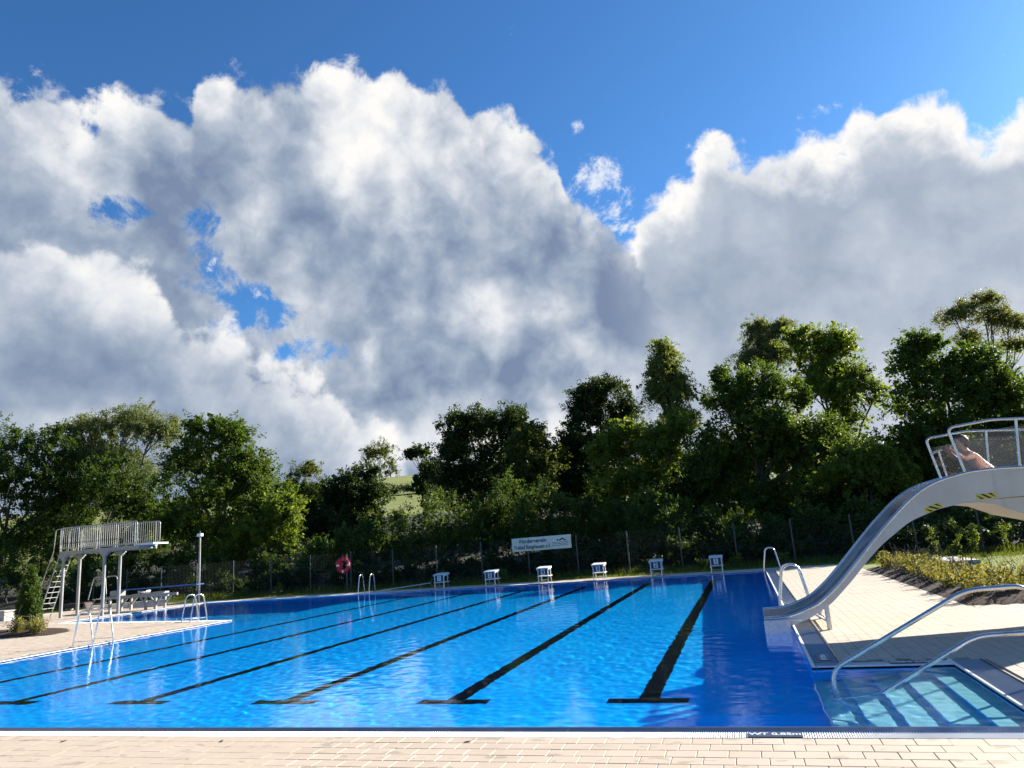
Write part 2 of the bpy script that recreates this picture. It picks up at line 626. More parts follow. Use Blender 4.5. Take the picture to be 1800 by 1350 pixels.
material('bark', m_bark)
plain('blue_board', (.012, .085, .30), .45, 0, .05)
plain('buoy_red', (.55, .012, .02), .45, 0, .08, 10)
plain('rope_red', (.50, .02, .035), .7, 0, .15, 40)
plain('reflective_white', (.8, .8, .78), .4)
plain('black_print', (.008, .008, .010), .5)
plain('marker_blue', (.045, .065, .11), .4)
plain('navy_print', (.010, .016, .045), .4)
plain('hazard_yellow', (.62, .52, .03), .5)
plain('dark_panel', (.012, .014, .022), .35)
plain('wood_dark', (.085, .075, .06), .8, 0, .25, 6)
plain('wood_brown', (.055, .030, .021), .7, 0, .25, 6)
plain('skin', (.31, .17, .125), .55, 0, .08, 14)
plain('hair', (.012, .009, .008), .6)
plain('trunks', (.02, .03, .08), .8)
plain('fence_green', (.012, .022, .019), .8, 0)
plain('fence_grey', (.05, .06, .058), .6, .1)


def m_chute(g, b):
    p = geo_pos(g)
    n = g.noise(p, 1.6, 5, .6)
    g.put(b.inputs['Base Color'], g.mix(g.step(n, .3, .7), (.30, .31, .33), (.40, .41, .43)))
    b.inputs['Metallic'].default_value = 1.0
    g.put(b.inputs['Roughness'], g.lin(n, .3, .7, .24, .34))


material('chute_steel', m_chute)

# ---------------------------------------------------------------- the pool
W, LEN = 17.2, 25.0
ZW = -0.028                               # still water level; deck is at 0
PEN_Y0 = 14.0                             # tip of the left deck
DX, DY0, DY1 = -27.5, 16.7, 24.7           # diving bay
NX, NY = 1.60, 2.95                        # stair bay
STEPW, NSTEP, DEPTH = 0.32, 5, 0.85
liner = MATS['pool_liner']
WH = [(0, 0)]


def floor_z(y):
    return -DEPTH - max(0, y) * 0.036


b = MB()
b.raw([(-W, 0, floor_z(0)), (0, 0, floor_z(0)), (0, LEN, floor_z(LEN)), (-W, LEN, floor_z(LEN))], [(0, 1, 2, 3)])
b.raw([(DX, PEN_Y0 - .2, -3.4), (-W, PEN_Y0 - .2, -3.4), (-W, LEN, -3.4), (DX, LEN, -3.4)], [(0, 1, 2, 3)])
pool_floor = tag(wet(b.build('pool_floor', liner)), kind='structure')
zt = -0.002


def wall_quad(bb, p, q, z0a, z0b, top=-0.012):
    bb.raw([(p[0], p[1], z0a), (q[0], q[1], z0b), (q[0], q[1], top), (p[0], p[1], top)], [(0, 1, 2, 3)])


b = MB()
wall_quad(b, (0, NY), (0, LEN), floor_z(NY), floor_z(LEN))
wall_quad(b, (0, LEN), (-W, LEN), floor_z(LEN), -3.4)
wall_quad(b, (-W, LEN), (DX + .05, DY1), -3.4, -3.4)
wall_quad(b, (DX, DY1), (DX, DY0), -3.4, -3.4)
wall_quad(b, (DX, DY0), (-W, PEN_Y0), -3.4, -3.4)
wall_quad(b, (-W, PEN_Y0), (-W, 0), floor_z(PEN_Y0), floor_z(0))
wall_quad(b, (-W, 0), (NX, 0), floor_z(0), floor_z(0))
wall_quad(b, (NX, 0), (NX, NY), -DEPTH, -DEPTH)
wall_quad(b, (NX, NY), (0, NY), -DEPTH, -DEPTH)
b.raw([(-W, PEN_Y0, -3.4), (-W, LEN, -3.4), (-W, LEN, floor_z(LEN)), (-W, PEN_Y0, floor_z(PEN_Y0))], [(0, 1, 2, 3)])
pool_wall = tag(wet(b.build('pool_wall', liner)), kind='structure')
# stairs: each step a block of its own with its pale tread
stairs = thing('pool_stairs', 'blue submerged stairs with pale treads in the recess by the long handrails', 'stairs', (0, 0, 0))
for k in range(NSTEP):
    z1 = -DEPTH + (k + 1) * DEPTH / (NSTEP + 1)
    x0 = k * STEPW
    bb = MB().box(x0 + .002, .004, -DEPTH, NX - .002, NY - .004, z1)
    st = wet(bb.build('step', liner, stairs))
    tr = MB().box(x0 + .005, .008, z1 + .001, x0 + STEPW - .002, NY - .008, z1 + .006)
    wet(tr.build('tread', MATS['step_tread'], st))
# lane markings painted on the floor
for k in range(6):
    X = -1.99 - 2.575 * k
    bb = MB()
    ya, yb = 2.22, 23.2
    bb.raw([(X - .125, ya, floor_z(ya) + .004), (X + .125, ya, floor_z(ya) + .004), (X + .125, yb, floor_z(yb) + .004), (X - .125, yb, floor_z(yb) + .004)], [(0, 1, 2, 3)])
    for y in (ya, yb):
        bb.raw([(X - .5, y - .125, floor_z(y - .125) + .008), (X + .5, y - .125, floor_z(y - .125) + .008), (X + .5, y + .125, floor_z(y + .125) + .008), (X - .5, y + .125, floor_z(y + .125) + .008)], [(0, 1, 2, 3)])
    wet(bb.build('lane_marking', MATS['lane_black'], pool_floor))
# target crosses on the far wall
for k in range(6):
    X = -1.99 - 2.575 * k
    wet(MB().box(X - .28, LEN - .012, -.42, X + .28, LEN - .006, -.10).build('lane_marking', MATS['lane_black'], pool_wall))
# water with real ripples
wrng = np.random.default_rng(3)
WAVE = 0.62
comps = []
for i in range(70):
    lam = math.exp(wrng.uniform(math.log(.115), math.log(.55)))
    comps.append((lam, wrng.uniform(0, 2 * math.pi), wrng.uniform(0, 2 * math.pi), wrng.uniform(.6, 1.4)))


def waves(X, Y):
    Z = np.zeros_like(X)
    for lam, th, ph, am in comps:
        k = 2 * math.pi / lam
        Z += 0.00062 * lam ** .75 * am * WAVE * np.sin(k * (math.cos(th) * X + math.sin(th) * Y) + ph)
    calm = .72 + .28 * np.sin(.9 * X + 1.1 * np.sin(.5 * Y)) * np.sin(.7 * Y + .8 * np.sin(.6 * X + 2))
    return ZW + Z * calm


def water_grid(xs, ys):
    X, Y = np.meshgrid(xs, ys)
    V = np.stack([X, Y, waves(X, Y)], -1).reshape(-1, 3)
    n, m = len(ys), len(xs)
    i = np.arange(n * m).reshape(n, m)
    F = np.stack([i[:-1, :-1], i[:-1, 1:], i[1:, 1:], i[1:, :-1]], -1).reshape(-1, 4)
    return V, F


ys = [0.0]
while ys[-1] < NY:
    ys.append(ys[-1] + .023 + .0034 * ys[-1])
ys[-1] = NY
nst = len(ys)
while ys[-1] < LEN:
    ys.append(ys[-1] + .023 + .0034 * ys[-1])
ys[-1] = LEN
ys = np.array(ys)
V1, F1 = water_grid(np.linspace(-W, 0, 540), ys)
V2, F2 = water_grid(np.linspace(0, NX, 70), ys[:nst])
yd = ys[ys > PEN_Y0 - .1]
V3, F3 = water_grid(np.linspace(DX - .03, -W, 110), yd)
F2 = F2 + len(V1)
F3 = F3 + len(V1) + len(V2)
wm = np_mesh('water', np.concatenate([V1, V2, V3]), np.concatenate([F1, F2, F3]), MATS['pool_water'], True)
water = tag(link('water', wm), kind='structure')
water.cycles.is_caustics_caster = True

# ---------------------------------------------------------------- terrain: one sheet with a hole for the pool


def terrain_z(x, y):
    x = np.asarray(x, float); y = np.asarray(y, float)
    z = np.full(np.broadcast(x, y).shape, -.055)
    t = np.clip((y - 30.5) / 5, 0, 1)
    z = z + .7 * t * t * (3 - 2 * t)
    s = np.clip(y - 36, 0, 300)
    z = z + .118 * s * np.clip((y - 36) / 30, 0, 1) ** .5 * np.clip(.93 - .0022 * x, .72, 1.12)
    z = z + np.where(y > 36, (.8 * np.sin(x * .031 + 1) + .6 * np.sin(y * .045 + x * .02)) * np.clip((y - 36) / 60, 0, 1), 0)
    return z


HX0, HX1, HY0, HY1 = DX - .1, NX + .42, -.40, LEN + .1
gx = np.unique(np.concatenate([np.linspace(-900, -90, 24), np.linspace(-90, HX0, 30), np.linspace(HX0, HX1, 16), np.linspace(HX1, 50, 26), np.linspace(50, 900, 24)]))
gy = np.unique(np.concatenate([np.linspace(-300, -20, 10), np.linspace(-20, HY0, 8), np.linspace(HY0, HY1, 10), np.linspace(HY1, 60, 36), np.linspace(60, 360, 44), np.linspace(360, 1500, 12)]))
X, Y = np.meshgrid(gx, gy)
V = np.stack([X, Y, terrain_z(X, Y)], -1).reshape(-1, 3)
i = np.arange(X.size).reshape(X.shape)
F = np.stack([i[:-1, :-1], i[:-1, 1:], i[1:, 1:], i[1:, :-1]], -1)
cx, cy = (X[:-1, :-1] + X[1:, 1:]) / 2, (Y[:-1, :-1] + Y[1:, 1:]) / 2
keep = ~((cx > HX0) & (cx < HX1) & (cy > HY0) & (cy < HY1))
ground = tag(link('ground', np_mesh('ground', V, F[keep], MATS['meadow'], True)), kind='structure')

# ---------------------------------------------------------------- paved decks, tile by tile
TW, TD, GAP = .25, .19, .0045


def tile_mesh(name, w, d, rot=False):
    h, c = .022, .004
    bb = MB()
    x, y = w / 2 - GAP / 2, d / 2 - GAP / 2
    lo = [(-x, -y, -h), (x, -y, -h), (x, y, -h), (-x, y, -h)]
    mi = [(-x, -y, -c), (x, -y, -c), (x, y, -c), (-x, y, -c)]
    hi = [(-x + c, -y + c, 0), (x - c, -y + c, 0), (x - c, y - c, 0), (-x + c, y - c, 0)]
    v = lo + mi + hi
    f = [(8, 9, 10, 11)]
    for k in range(2):
        for i in range(4):
            j = (i + 1) % 4
            f.append((k * 4 + i, k * 4 + j, k * 4 + 4 + j, k * 4 + 4 + i))
    return bb.raw(v, f).mesh(name, MATS['deck_tile'])


def inside(poly, x, y):
    r = False
    n = len(poly)
    for i in range(n):
        (x0, y0), (x1, y1) = poly[i], poly[i - 1]
        if (y0 > y) != (y1 > y) and x < (x1 - x0) * (y - y0) / (y1 - y0) + x0:
            r = not r
    return r


def deck(name, poly, along_x=True, holes=(), single=300, coarse=1):
    """a paved area: the joint bed, then every tile; the nearest ones are objects of their own"""
    x0, x1 = min(p[0] for p in poly), max(p[0] for p in poly)
    y0, y1 = min(p[1] for p in poly), max(p[1] for p in poly)
    bed = MB().raw([(x, y, -.016) for x, y in poly], [tuple(range(len(poly)))])
    base = tag(bed.build(name, MATS['joint_sand']), kind='structure')
    w, d = (TW, TD) if along_x else (.165, TW)
    w, d = w * coarse, d * coarse
    spots = []
    if along_x:
        ny, nx = int((y1 - y0) / d) + 1, int((x1 - x0) / w) + 2
        cand = [(x0 + (i + .5 + .5 * (j % 2) + .13 * ((j * 7) % 3)) * w - w, y1 - (j + .5) * d) for j in range(ny) for i in range(nx)]
    else:
        ny, nx = int((y1 - y0) / d) + 2, int((x1 - x0) / w) + 1
        cand = [(x0 + (i + .5) * w, y0 + (j + .5 + .5 * (i % 2) + .13 * ((i * 5) % 3)) * d - d) for i in range(nx) for j in range(ny)]
    for x, y in cand:
        if inside(poly, x, y) and not any(inside(h, x, y) for h in holes):
            spots.append((x, y))
    spots.sort(key=lambda q: (q[0] - CPOS[0] + .22 * (q[1] - CPOS[1])) ** 2 * .35 + (q[1] - CPOS[1] - 6) ** 2 if along_x else math.hypot(q[0] - 1.5, q[1] - 2.2))
    me = tile_mesh('paving_tile', w, d)
    r = random.Random(5)
    for x, y in spots[:single]:
        o = link('paving_tile', me, base)
        o.location = (x, y, r.uniform(-.0012, .0012))
        o.rotation_euler = (r.uniform(-.002, .002), r.uniform(-.002, .002), r.uniform(-.003, .003))
    rest = np.array(spots[single:])
    if len(rest):
        x_, y_ = w / 2 - GAP / 2, d / 2 - GAP / 2
        tv = np.array([(i * x_, j * y_, z) for z in (-.022, 0) for i, j in ((-1, -1), (1, -1), (1, 1), (-1, 1))])
        tf = np.array([(4, 5, 6, 7), (0, 1, 5, 4), (1, 2, 6, 5), (2, 3, 7, 6), (3, 0, 4, 7)])
        off = np.concatenate([rest, np.random.default_rng(1).uniform(-.0012, .0012, (len(rest), 1))], 1)
        V = (tv[None] + off[:, None]).reshape(-1, 3)
        F = (tf[None] + (np.arange(len(rest)) * len(tv))[:, None, None]).reshape(-1, 4)
        tag(link('paving_tiles', np_mesh('paving_tiles', V, F, MATS['deck_tile']), base), kind='stuff')
    return base


BED_R = [(3.30, 9.1), (3.42, 22.3), (4.7, 22.3), (4.9, 17.0), (4.9, 13.5), (5.4, 11.6), (7.0, 10.7), (10.5, 10.4), (10.5, 9.1)]
BED_L = [(-31.0, 11.4), (-23.4, 11.35), (-22.3, 11.6), (-22.6, 12.6), (-24.2, 13.9), (-31.0, 14.3)]
deck('pool_deck', [(-14, -5.0), (7, -5.0), (7, -.385), (-14, -.385)], True)
deck('pool_deck', [(NX + .38, -.385), (7.5, -.385), (7.5, 9.08), (3.30, 9.08), (3.42, 26.8), (.38, 26.8), (.38, NY + .36), (NX + .38, NY + .36)], False)
deck('pool_deck', [(-30.0, LEN + .36), (.38, LEN + .36), (.38, 26.8), (-30.0, 26.8)], True, single=0)
deck('pool_deck', [(-36, -.385), (-W - .36, -.385), (-W - .36, PEN_Y0 - .4), (DX - .3, DY0 - .30), (DX - .3, 26.8), (-36, 26.8)], True, holes=[BED_L], single=0)

# ---------------------------------------------------------------- overflow edge: steel lip and slatted gutter


def edge_run(p, q, side, pitch=.02, slat_mat='white_plastic', lipw=.055, gut=.215, lift=0.0, start_gut=None):
    """lip along p->q on the water side; the gutter grate lies on the 'side' (unit vector away from the water)"""
    p, q, n = Vector((*p, 0)), Vector((*q, 0)), Vector((*side, 0)).normalized()
    t = (q - p).normalized()
    L = (q - p).length
    prof = [(0.0, -.06), (0.0, -.006), (.012, .004), (.03, .003), (.15, -.034), (.15, -.06)]
    g0 = start_gut or .15
    if start_gut:
        prof = [(0.0, -.06), (0.0, -.006), (.010, .004), (.035, .004), (.05, -.012), (.05, -.06)]
    v, f = [], []
    for base in (p, q):
        v += [base + n * a + Vector((0, 0, z)) for a, z in prof]
    m = len(prof)
    for i in range(m - 1):
        f.append((i, i + 1, m + i + 1, m + i))
    f.append(tuple(range(m))); f.append(tuple(range(m, 2 * m)))
    lip = tag(wet(MB().raw(v, f).build('pool_edge', MATS['lip_white' if start_gut else 'lip_steel'])), kind='structure')
    g1 = g0 + gut
    MB().raw([p + n * g0 + Vector((0, 0, -.05)), q + n * g0 + Vector((0, 0, -.05)), q + n * (g1 + .03) + Vector((0, 0, -.05)), p + n * (g1 + .03) + Vector((0, 0, -.05))], [(0, 1, 2, 3)]).build('gutter', MATS['gutter_dark'], lip)
    # frame strip next to the paving
    a = p + n * (g1 + .004); c = q + n * (g1 + .004)
    bb = MB()
    bb.obox((a + c) / 2 + n * .007 + Vector((0, 0, -.022)), t * (L / 2), n * .007, Vector((0, 0, .022)))
    bb.build('gutter_rim', MATS['lip_steel'], lip)
    k = int(L / pitch)
    V, F = [], []
    prof2 = np.array([(-1, -.016), (-1, -.002), (0, .009), (1, -.002), (1, -.016)])
    fx = np.array([(j, j + 1, j + 6, j + 5) for j in range(4)])
    tt, nn = np.array(t), np.array(n)
    half = pitch * .36
    for i in range(k):
        c0 = np.array(p) + tt * (i + .5) * pitch + np.array([0, 0, -.014 + lift])
        row = c0 + prof2[:, :1] * tt * half + np.concatenate([np.zeros((5, 2)), prof2[:, 1:]], 1) * (1 if pitch < .03 else 1.6)
        V.append(np.concatenate([row + nn * (g0 + .003), row + nn * (g1 - .003)]))
        F.append(fx + i * 10)
    gr = link('grate', np_mesh('grate', np.concatenate(V), np.concatenate(F), MATS[slat_mat]), lip)
    tag(gr, kind='stuff')
    return lip


edge_near = edge_run((-W - .3, 0), (NX + .36, 0), (0, -1))
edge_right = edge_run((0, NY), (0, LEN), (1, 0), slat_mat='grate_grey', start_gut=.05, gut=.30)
edge_stair = edge_run((.06, NY), (NX, NY), (0, 1), start_gut=.05, gut=.29)
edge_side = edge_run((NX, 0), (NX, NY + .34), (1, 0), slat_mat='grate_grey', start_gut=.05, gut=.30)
edge_far = edge_run((-W - 10.2, LEN), (.0, LEN), (0, 1), .05, start_gut=.05, gut=.28)
edge_left = edge_run((-W, 0), (-W, PEN_Y0), (-1, 0), .05, start_gut=.05, gut=.28)
_n = Vector((-(DY0 - PEN_Y0), (DX + W), 0)).normalized()
edge_bay = edge_run((-W, PEN_Y0), (DX, DY0), (_n.x if _n.y < 0 else -_n.x, _n.y if _n.y < 0 else -_n.y), .05, start_gut=.05, gut=.24)
edge_bay2 = edge_run((DX, DY0), (DX, LEN), (-1, 0), .05, start_gut=.05, gut=.24)
# ---------------------------------------------------------------- trees and shrubs
# name, label, kind of foliage, leaves, lobes (x, y, z, radius across, radius up)
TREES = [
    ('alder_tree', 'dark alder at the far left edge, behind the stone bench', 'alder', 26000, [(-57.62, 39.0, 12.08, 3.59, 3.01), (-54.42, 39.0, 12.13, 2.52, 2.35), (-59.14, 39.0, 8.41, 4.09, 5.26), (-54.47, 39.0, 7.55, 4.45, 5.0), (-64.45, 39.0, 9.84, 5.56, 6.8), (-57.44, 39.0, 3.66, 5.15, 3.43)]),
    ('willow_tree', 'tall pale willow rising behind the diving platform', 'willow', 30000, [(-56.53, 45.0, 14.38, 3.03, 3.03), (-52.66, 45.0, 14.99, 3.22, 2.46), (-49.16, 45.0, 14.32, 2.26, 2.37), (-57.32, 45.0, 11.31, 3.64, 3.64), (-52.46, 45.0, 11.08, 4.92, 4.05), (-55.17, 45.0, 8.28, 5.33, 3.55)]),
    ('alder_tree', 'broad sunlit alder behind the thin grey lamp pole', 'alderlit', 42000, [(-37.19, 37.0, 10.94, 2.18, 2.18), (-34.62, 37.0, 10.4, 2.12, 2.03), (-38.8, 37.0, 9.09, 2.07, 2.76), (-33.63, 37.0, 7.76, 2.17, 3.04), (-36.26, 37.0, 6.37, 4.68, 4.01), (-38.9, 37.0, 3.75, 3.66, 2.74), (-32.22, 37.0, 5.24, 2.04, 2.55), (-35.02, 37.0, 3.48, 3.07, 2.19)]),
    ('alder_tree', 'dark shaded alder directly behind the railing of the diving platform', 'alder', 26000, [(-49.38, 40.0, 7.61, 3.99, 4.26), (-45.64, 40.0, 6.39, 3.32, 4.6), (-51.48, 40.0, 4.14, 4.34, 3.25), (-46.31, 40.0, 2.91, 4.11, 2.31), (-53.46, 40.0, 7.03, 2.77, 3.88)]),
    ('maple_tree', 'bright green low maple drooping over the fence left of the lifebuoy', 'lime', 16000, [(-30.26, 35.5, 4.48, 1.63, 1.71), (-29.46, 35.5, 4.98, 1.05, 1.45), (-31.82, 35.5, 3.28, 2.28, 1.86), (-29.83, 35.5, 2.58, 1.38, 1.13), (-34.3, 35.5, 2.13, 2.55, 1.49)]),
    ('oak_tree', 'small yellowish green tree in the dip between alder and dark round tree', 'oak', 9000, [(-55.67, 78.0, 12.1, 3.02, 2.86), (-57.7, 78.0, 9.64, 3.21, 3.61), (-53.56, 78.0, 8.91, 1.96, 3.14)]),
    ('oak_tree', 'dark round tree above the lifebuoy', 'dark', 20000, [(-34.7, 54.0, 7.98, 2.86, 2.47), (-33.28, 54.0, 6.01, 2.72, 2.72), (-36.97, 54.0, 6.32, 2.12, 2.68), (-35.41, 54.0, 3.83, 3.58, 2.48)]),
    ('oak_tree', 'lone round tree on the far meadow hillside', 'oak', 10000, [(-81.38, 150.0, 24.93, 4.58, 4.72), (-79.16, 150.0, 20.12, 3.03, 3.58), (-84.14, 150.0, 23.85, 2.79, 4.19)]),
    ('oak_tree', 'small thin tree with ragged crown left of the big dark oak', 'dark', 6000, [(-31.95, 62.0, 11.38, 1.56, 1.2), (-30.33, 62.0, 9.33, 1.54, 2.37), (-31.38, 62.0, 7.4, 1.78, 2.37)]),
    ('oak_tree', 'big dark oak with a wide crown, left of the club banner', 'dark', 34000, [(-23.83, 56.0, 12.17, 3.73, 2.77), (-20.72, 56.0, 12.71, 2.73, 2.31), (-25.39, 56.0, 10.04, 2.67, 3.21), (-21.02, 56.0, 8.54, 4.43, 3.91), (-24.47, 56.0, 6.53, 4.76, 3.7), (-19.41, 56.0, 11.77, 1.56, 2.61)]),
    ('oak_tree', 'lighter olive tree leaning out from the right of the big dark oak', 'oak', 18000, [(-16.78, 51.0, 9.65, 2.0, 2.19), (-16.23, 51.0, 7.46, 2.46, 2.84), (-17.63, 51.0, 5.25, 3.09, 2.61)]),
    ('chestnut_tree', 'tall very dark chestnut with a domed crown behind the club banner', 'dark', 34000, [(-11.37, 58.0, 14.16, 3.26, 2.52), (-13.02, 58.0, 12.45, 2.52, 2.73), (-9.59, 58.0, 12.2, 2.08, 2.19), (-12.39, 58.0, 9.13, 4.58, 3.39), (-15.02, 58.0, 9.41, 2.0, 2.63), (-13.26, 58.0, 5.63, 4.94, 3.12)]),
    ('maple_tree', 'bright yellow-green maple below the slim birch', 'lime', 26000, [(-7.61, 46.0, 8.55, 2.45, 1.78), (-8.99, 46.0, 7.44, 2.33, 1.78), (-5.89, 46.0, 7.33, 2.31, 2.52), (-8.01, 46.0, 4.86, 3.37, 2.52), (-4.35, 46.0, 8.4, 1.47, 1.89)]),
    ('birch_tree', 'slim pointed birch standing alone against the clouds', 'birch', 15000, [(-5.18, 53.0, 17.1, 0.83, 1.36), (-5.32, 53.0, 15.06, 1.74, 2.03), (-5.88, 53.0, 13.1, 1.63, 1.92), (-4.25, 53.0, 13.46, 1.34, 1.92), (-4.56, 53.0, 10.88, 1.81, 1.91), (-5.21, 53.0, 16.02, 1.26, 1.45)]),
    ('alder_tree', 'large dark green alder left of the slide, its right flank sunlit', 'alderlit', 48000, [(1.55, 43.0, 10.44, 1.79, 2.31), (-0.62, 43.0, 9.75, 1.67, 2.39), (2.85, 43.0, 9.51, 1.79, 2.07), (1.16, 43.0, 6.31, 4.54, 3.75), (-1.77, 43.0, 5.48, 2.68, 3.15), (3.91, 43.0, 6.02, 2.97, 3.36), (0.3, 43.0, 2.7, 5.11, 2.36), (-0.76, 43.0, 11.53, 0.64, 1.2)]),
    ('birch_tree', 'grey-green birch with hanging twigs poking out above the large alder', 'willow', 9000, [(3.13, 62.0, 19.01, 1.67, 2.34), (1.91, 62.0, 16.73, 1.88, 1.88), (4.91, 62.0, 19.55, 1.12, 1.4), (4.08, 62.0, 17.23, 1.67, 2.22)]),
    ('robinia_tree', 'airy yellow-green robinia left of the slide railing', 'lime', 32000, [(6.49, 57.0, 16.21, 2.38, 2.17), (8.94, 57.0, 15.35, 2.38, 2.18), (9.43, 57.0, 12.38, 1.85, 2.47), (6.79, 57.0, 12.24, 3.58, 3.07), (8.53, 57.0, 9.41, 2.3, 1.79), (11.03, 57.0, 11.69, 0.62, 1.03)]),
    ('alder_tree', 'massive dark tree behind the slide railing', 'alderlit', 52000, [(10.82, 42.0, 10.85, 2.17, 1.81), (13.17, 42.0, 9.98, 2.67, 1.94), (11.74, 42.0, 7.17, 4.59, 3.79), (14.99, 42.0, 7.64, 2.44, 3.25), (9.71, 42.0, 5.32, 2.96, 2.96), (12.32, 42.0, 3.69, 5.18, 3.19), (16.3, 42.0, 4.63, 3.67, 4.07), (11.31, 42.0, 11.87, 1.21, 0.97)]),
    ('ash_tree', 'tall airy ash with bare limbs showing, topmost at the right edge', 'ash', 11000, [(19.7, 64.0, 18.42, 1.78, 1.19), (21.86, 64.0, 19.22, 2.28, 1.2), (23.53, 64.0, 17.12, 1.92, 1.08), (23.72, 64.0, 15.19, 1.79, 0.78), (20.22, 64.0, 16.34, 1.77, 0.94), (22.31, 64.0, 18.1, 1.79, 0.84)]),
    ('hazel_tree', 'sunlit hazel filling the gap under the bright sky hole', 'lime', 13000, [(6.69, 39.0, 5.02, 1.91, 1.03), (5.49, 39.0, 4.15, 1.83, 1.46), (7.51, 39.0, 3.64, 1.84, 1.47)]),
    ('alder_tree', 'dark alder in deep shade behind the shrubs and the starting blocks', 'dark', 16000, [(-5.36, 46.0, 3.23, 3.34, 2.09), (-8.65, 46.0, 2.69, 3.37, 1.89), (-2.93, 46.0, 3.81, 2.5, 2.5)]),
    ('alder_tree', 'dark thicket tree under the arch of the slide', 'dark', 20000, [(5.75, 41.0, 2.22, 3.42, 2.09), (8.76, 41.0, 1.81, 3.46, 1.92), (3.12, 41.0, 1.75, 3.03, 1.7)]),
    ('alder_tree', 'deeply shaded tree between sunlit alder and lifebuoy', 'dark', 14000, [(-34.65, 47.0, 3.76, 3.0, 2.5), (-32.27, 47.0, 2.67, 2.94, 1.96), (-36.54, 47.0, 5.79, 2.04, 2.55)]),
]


def unit(v):
    return v / np.maximum(np.linalg.norm(v, axis=-1, keepdims=True), 1e-9)


#            material      leaf length, width/length, spray length, spread, droop, inner share, roughness of outline
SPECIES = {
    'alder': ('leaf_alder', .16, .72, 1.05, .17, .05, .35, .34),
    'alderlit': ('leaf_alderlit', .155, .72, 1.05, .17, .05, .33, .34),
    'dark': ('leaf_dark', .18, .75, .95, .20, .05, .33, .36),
    'oak': ('leaf_oak', .18, .72, .95, .20, .05, .33, .36),
    'lime': ('leaf_lime', .16, .70, 1.15, .16, .12, .30, .38),
    'willow': ('leaf_willow', .20, .34, 1.25, .16, .55, .30, .26),
    'birch': ('leaf_birch', .15, .60, 1.15, .13, .55, .30, .42),
    'ash': ('leaf_ash', .20, .42, .65, .26, .05, .15, .25),
    'shrub': ('leaf_shrub', .12, .60, .85, .11, -.25, .25, .32),
    'gold': ('leaf_gold', .055, .60, .26, .06, -.35, .25, .30),
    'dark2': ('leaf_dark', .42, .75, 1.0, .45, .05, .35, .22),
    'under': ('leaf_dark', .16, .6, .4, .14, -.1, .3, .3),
    'thuja': ('leaf_thuja', .075, .45, .20, .05, -.55, .25, .10),
}


def bumpy(dirs, seed, amp):
    r = np.random.default_rng(seed)
    s = np.zeros(len(dirs))
    for k in range(9):
        w = r.normal(size=3) * (2.2 + k * .75)
        s += np.sin(dirs @ w + r.uniform(0, 6.28)) / (1 + .25 * k)
    return 1 + amp * s / 2.4


def foliage(lobes, n, sp, seed, per=34):
    """leaves on sprays that stand out of the lobes of a crown; returns mesh arrays and the spray roots"""
    mat, ll, wr, sl, spread, droop, inner, rough = SPECIES[sp]
    r = np.random.default_rng(seed)
    L = np.array(lobes, float)
    if sp not in ('thuja', 'gold', 'lime2'):
        # break every lobe into smaller leafy boughs round its outside
        out = [L * np.array([1, 1, 1, .80, .80])]
        for q in L:
            kk = 7
            dd = unit(r.normal(size=(kk, 3)))
            dd[:, 2] = np.where(dd[:, 2] < -.35, -dd[:, 2], dd[:, 2])
            rr_ = np.array([q[3], math.sqrt(q[3] * q[4]), q[4]])
            f_ = r.uniform(.34, .56, kk)
            c_ = q[:3] + dd * rr_ * (r.uniform(.92, 1.12, kk) - f_)[:, None]
            out.append(np.concatenate([c_, q[3] * f_[:, None], q[4] * f_[:, None] * .85], 1))
        L = np.concatenate(out)
    ry = np.sqrt(L[:, 3] * L[:, 4])                     # depth radius
    R = np.stack([L[:, 3], ry, L[:, 4]], 1)
    area = (R[:, 0] * R[:, 2]) ** .85
    ns = max(6, n // per)
    k = r.choice(len(L), ns, p=area / area.sum())
    d = unit(r.normal(size=(ns, 3)))
    flip = (d[:, 2] < -.25) & (r.random(ns) < .5)
    d[flip, 2] *= -1
    rad_ = np.where(r.random(ns) < inner, r.uniform(.35, .85, ns), r.uniform(.82, 1.0, ns))
    off = np.zeros(ns)
    for q in range(len(L)):
        m = k == q
        off[m] = bumpy(d[m], seed * 31 + q, rough)
    root = L[k, :3] + d * R[k] * (rad_ * off)[:, None] - d * sl * .45
    ax = unit(d * .9 + r.normal(size=(ns, 3)) * .45 + np.array([0, 0, .25]))
    ax = unit(ax + np.array([0, 0, -1.0]) * droop * 1.6)
    t = r.random((ns, per)) ** .8
    lat = r.normal(size=(ns, per, 3)) * spread * (1.1 - .6 * t)[..., None]
    ln = sl * r.uniform(.6, 1.25, ns)
    P = root[:, None] + ax[:, None] * (t * ln[:, None])[..., None] + lat
    P[..., 2] -= droop * .35 * t ** 2
    P = P.reshape(-1, 3)
    m = len(P)
    nrm = unit(r.normal(size=(m, 3)) * .75 + np.array([0, 0, .55]) + np.repeat(d, per, 0) * .35)
    a = unit(np.cross(nrm, r.normal(size=(m, 3))) + np.array([0, 0, -droop * 1.2]))
    b_ = unit(np.cross(nrm, a))
    size = ll * 1.07 * r.uniform(.65, 1.2, m)[:, None] * np.repeat(np.where(rad_ < .8, 1.9, 1.0), per)[:, None]
    h = size * .5
    w = size * wr * .5
    V = np.stack([P - a * h, P + b_ * w + a * h * .1, P + a * h - nrm * h * .25, P - b_ * w + a * h * .1], 1).reshape(-1, 3)
    F = np.arange(m * 4).reshape(-1, 4)
    tint = np.clip(np.repeat(r.normal(.45, .2, ns), per) + r.normal(0, .2, m), 0, 1)
    return V, F, tint, root, MATS[mat]


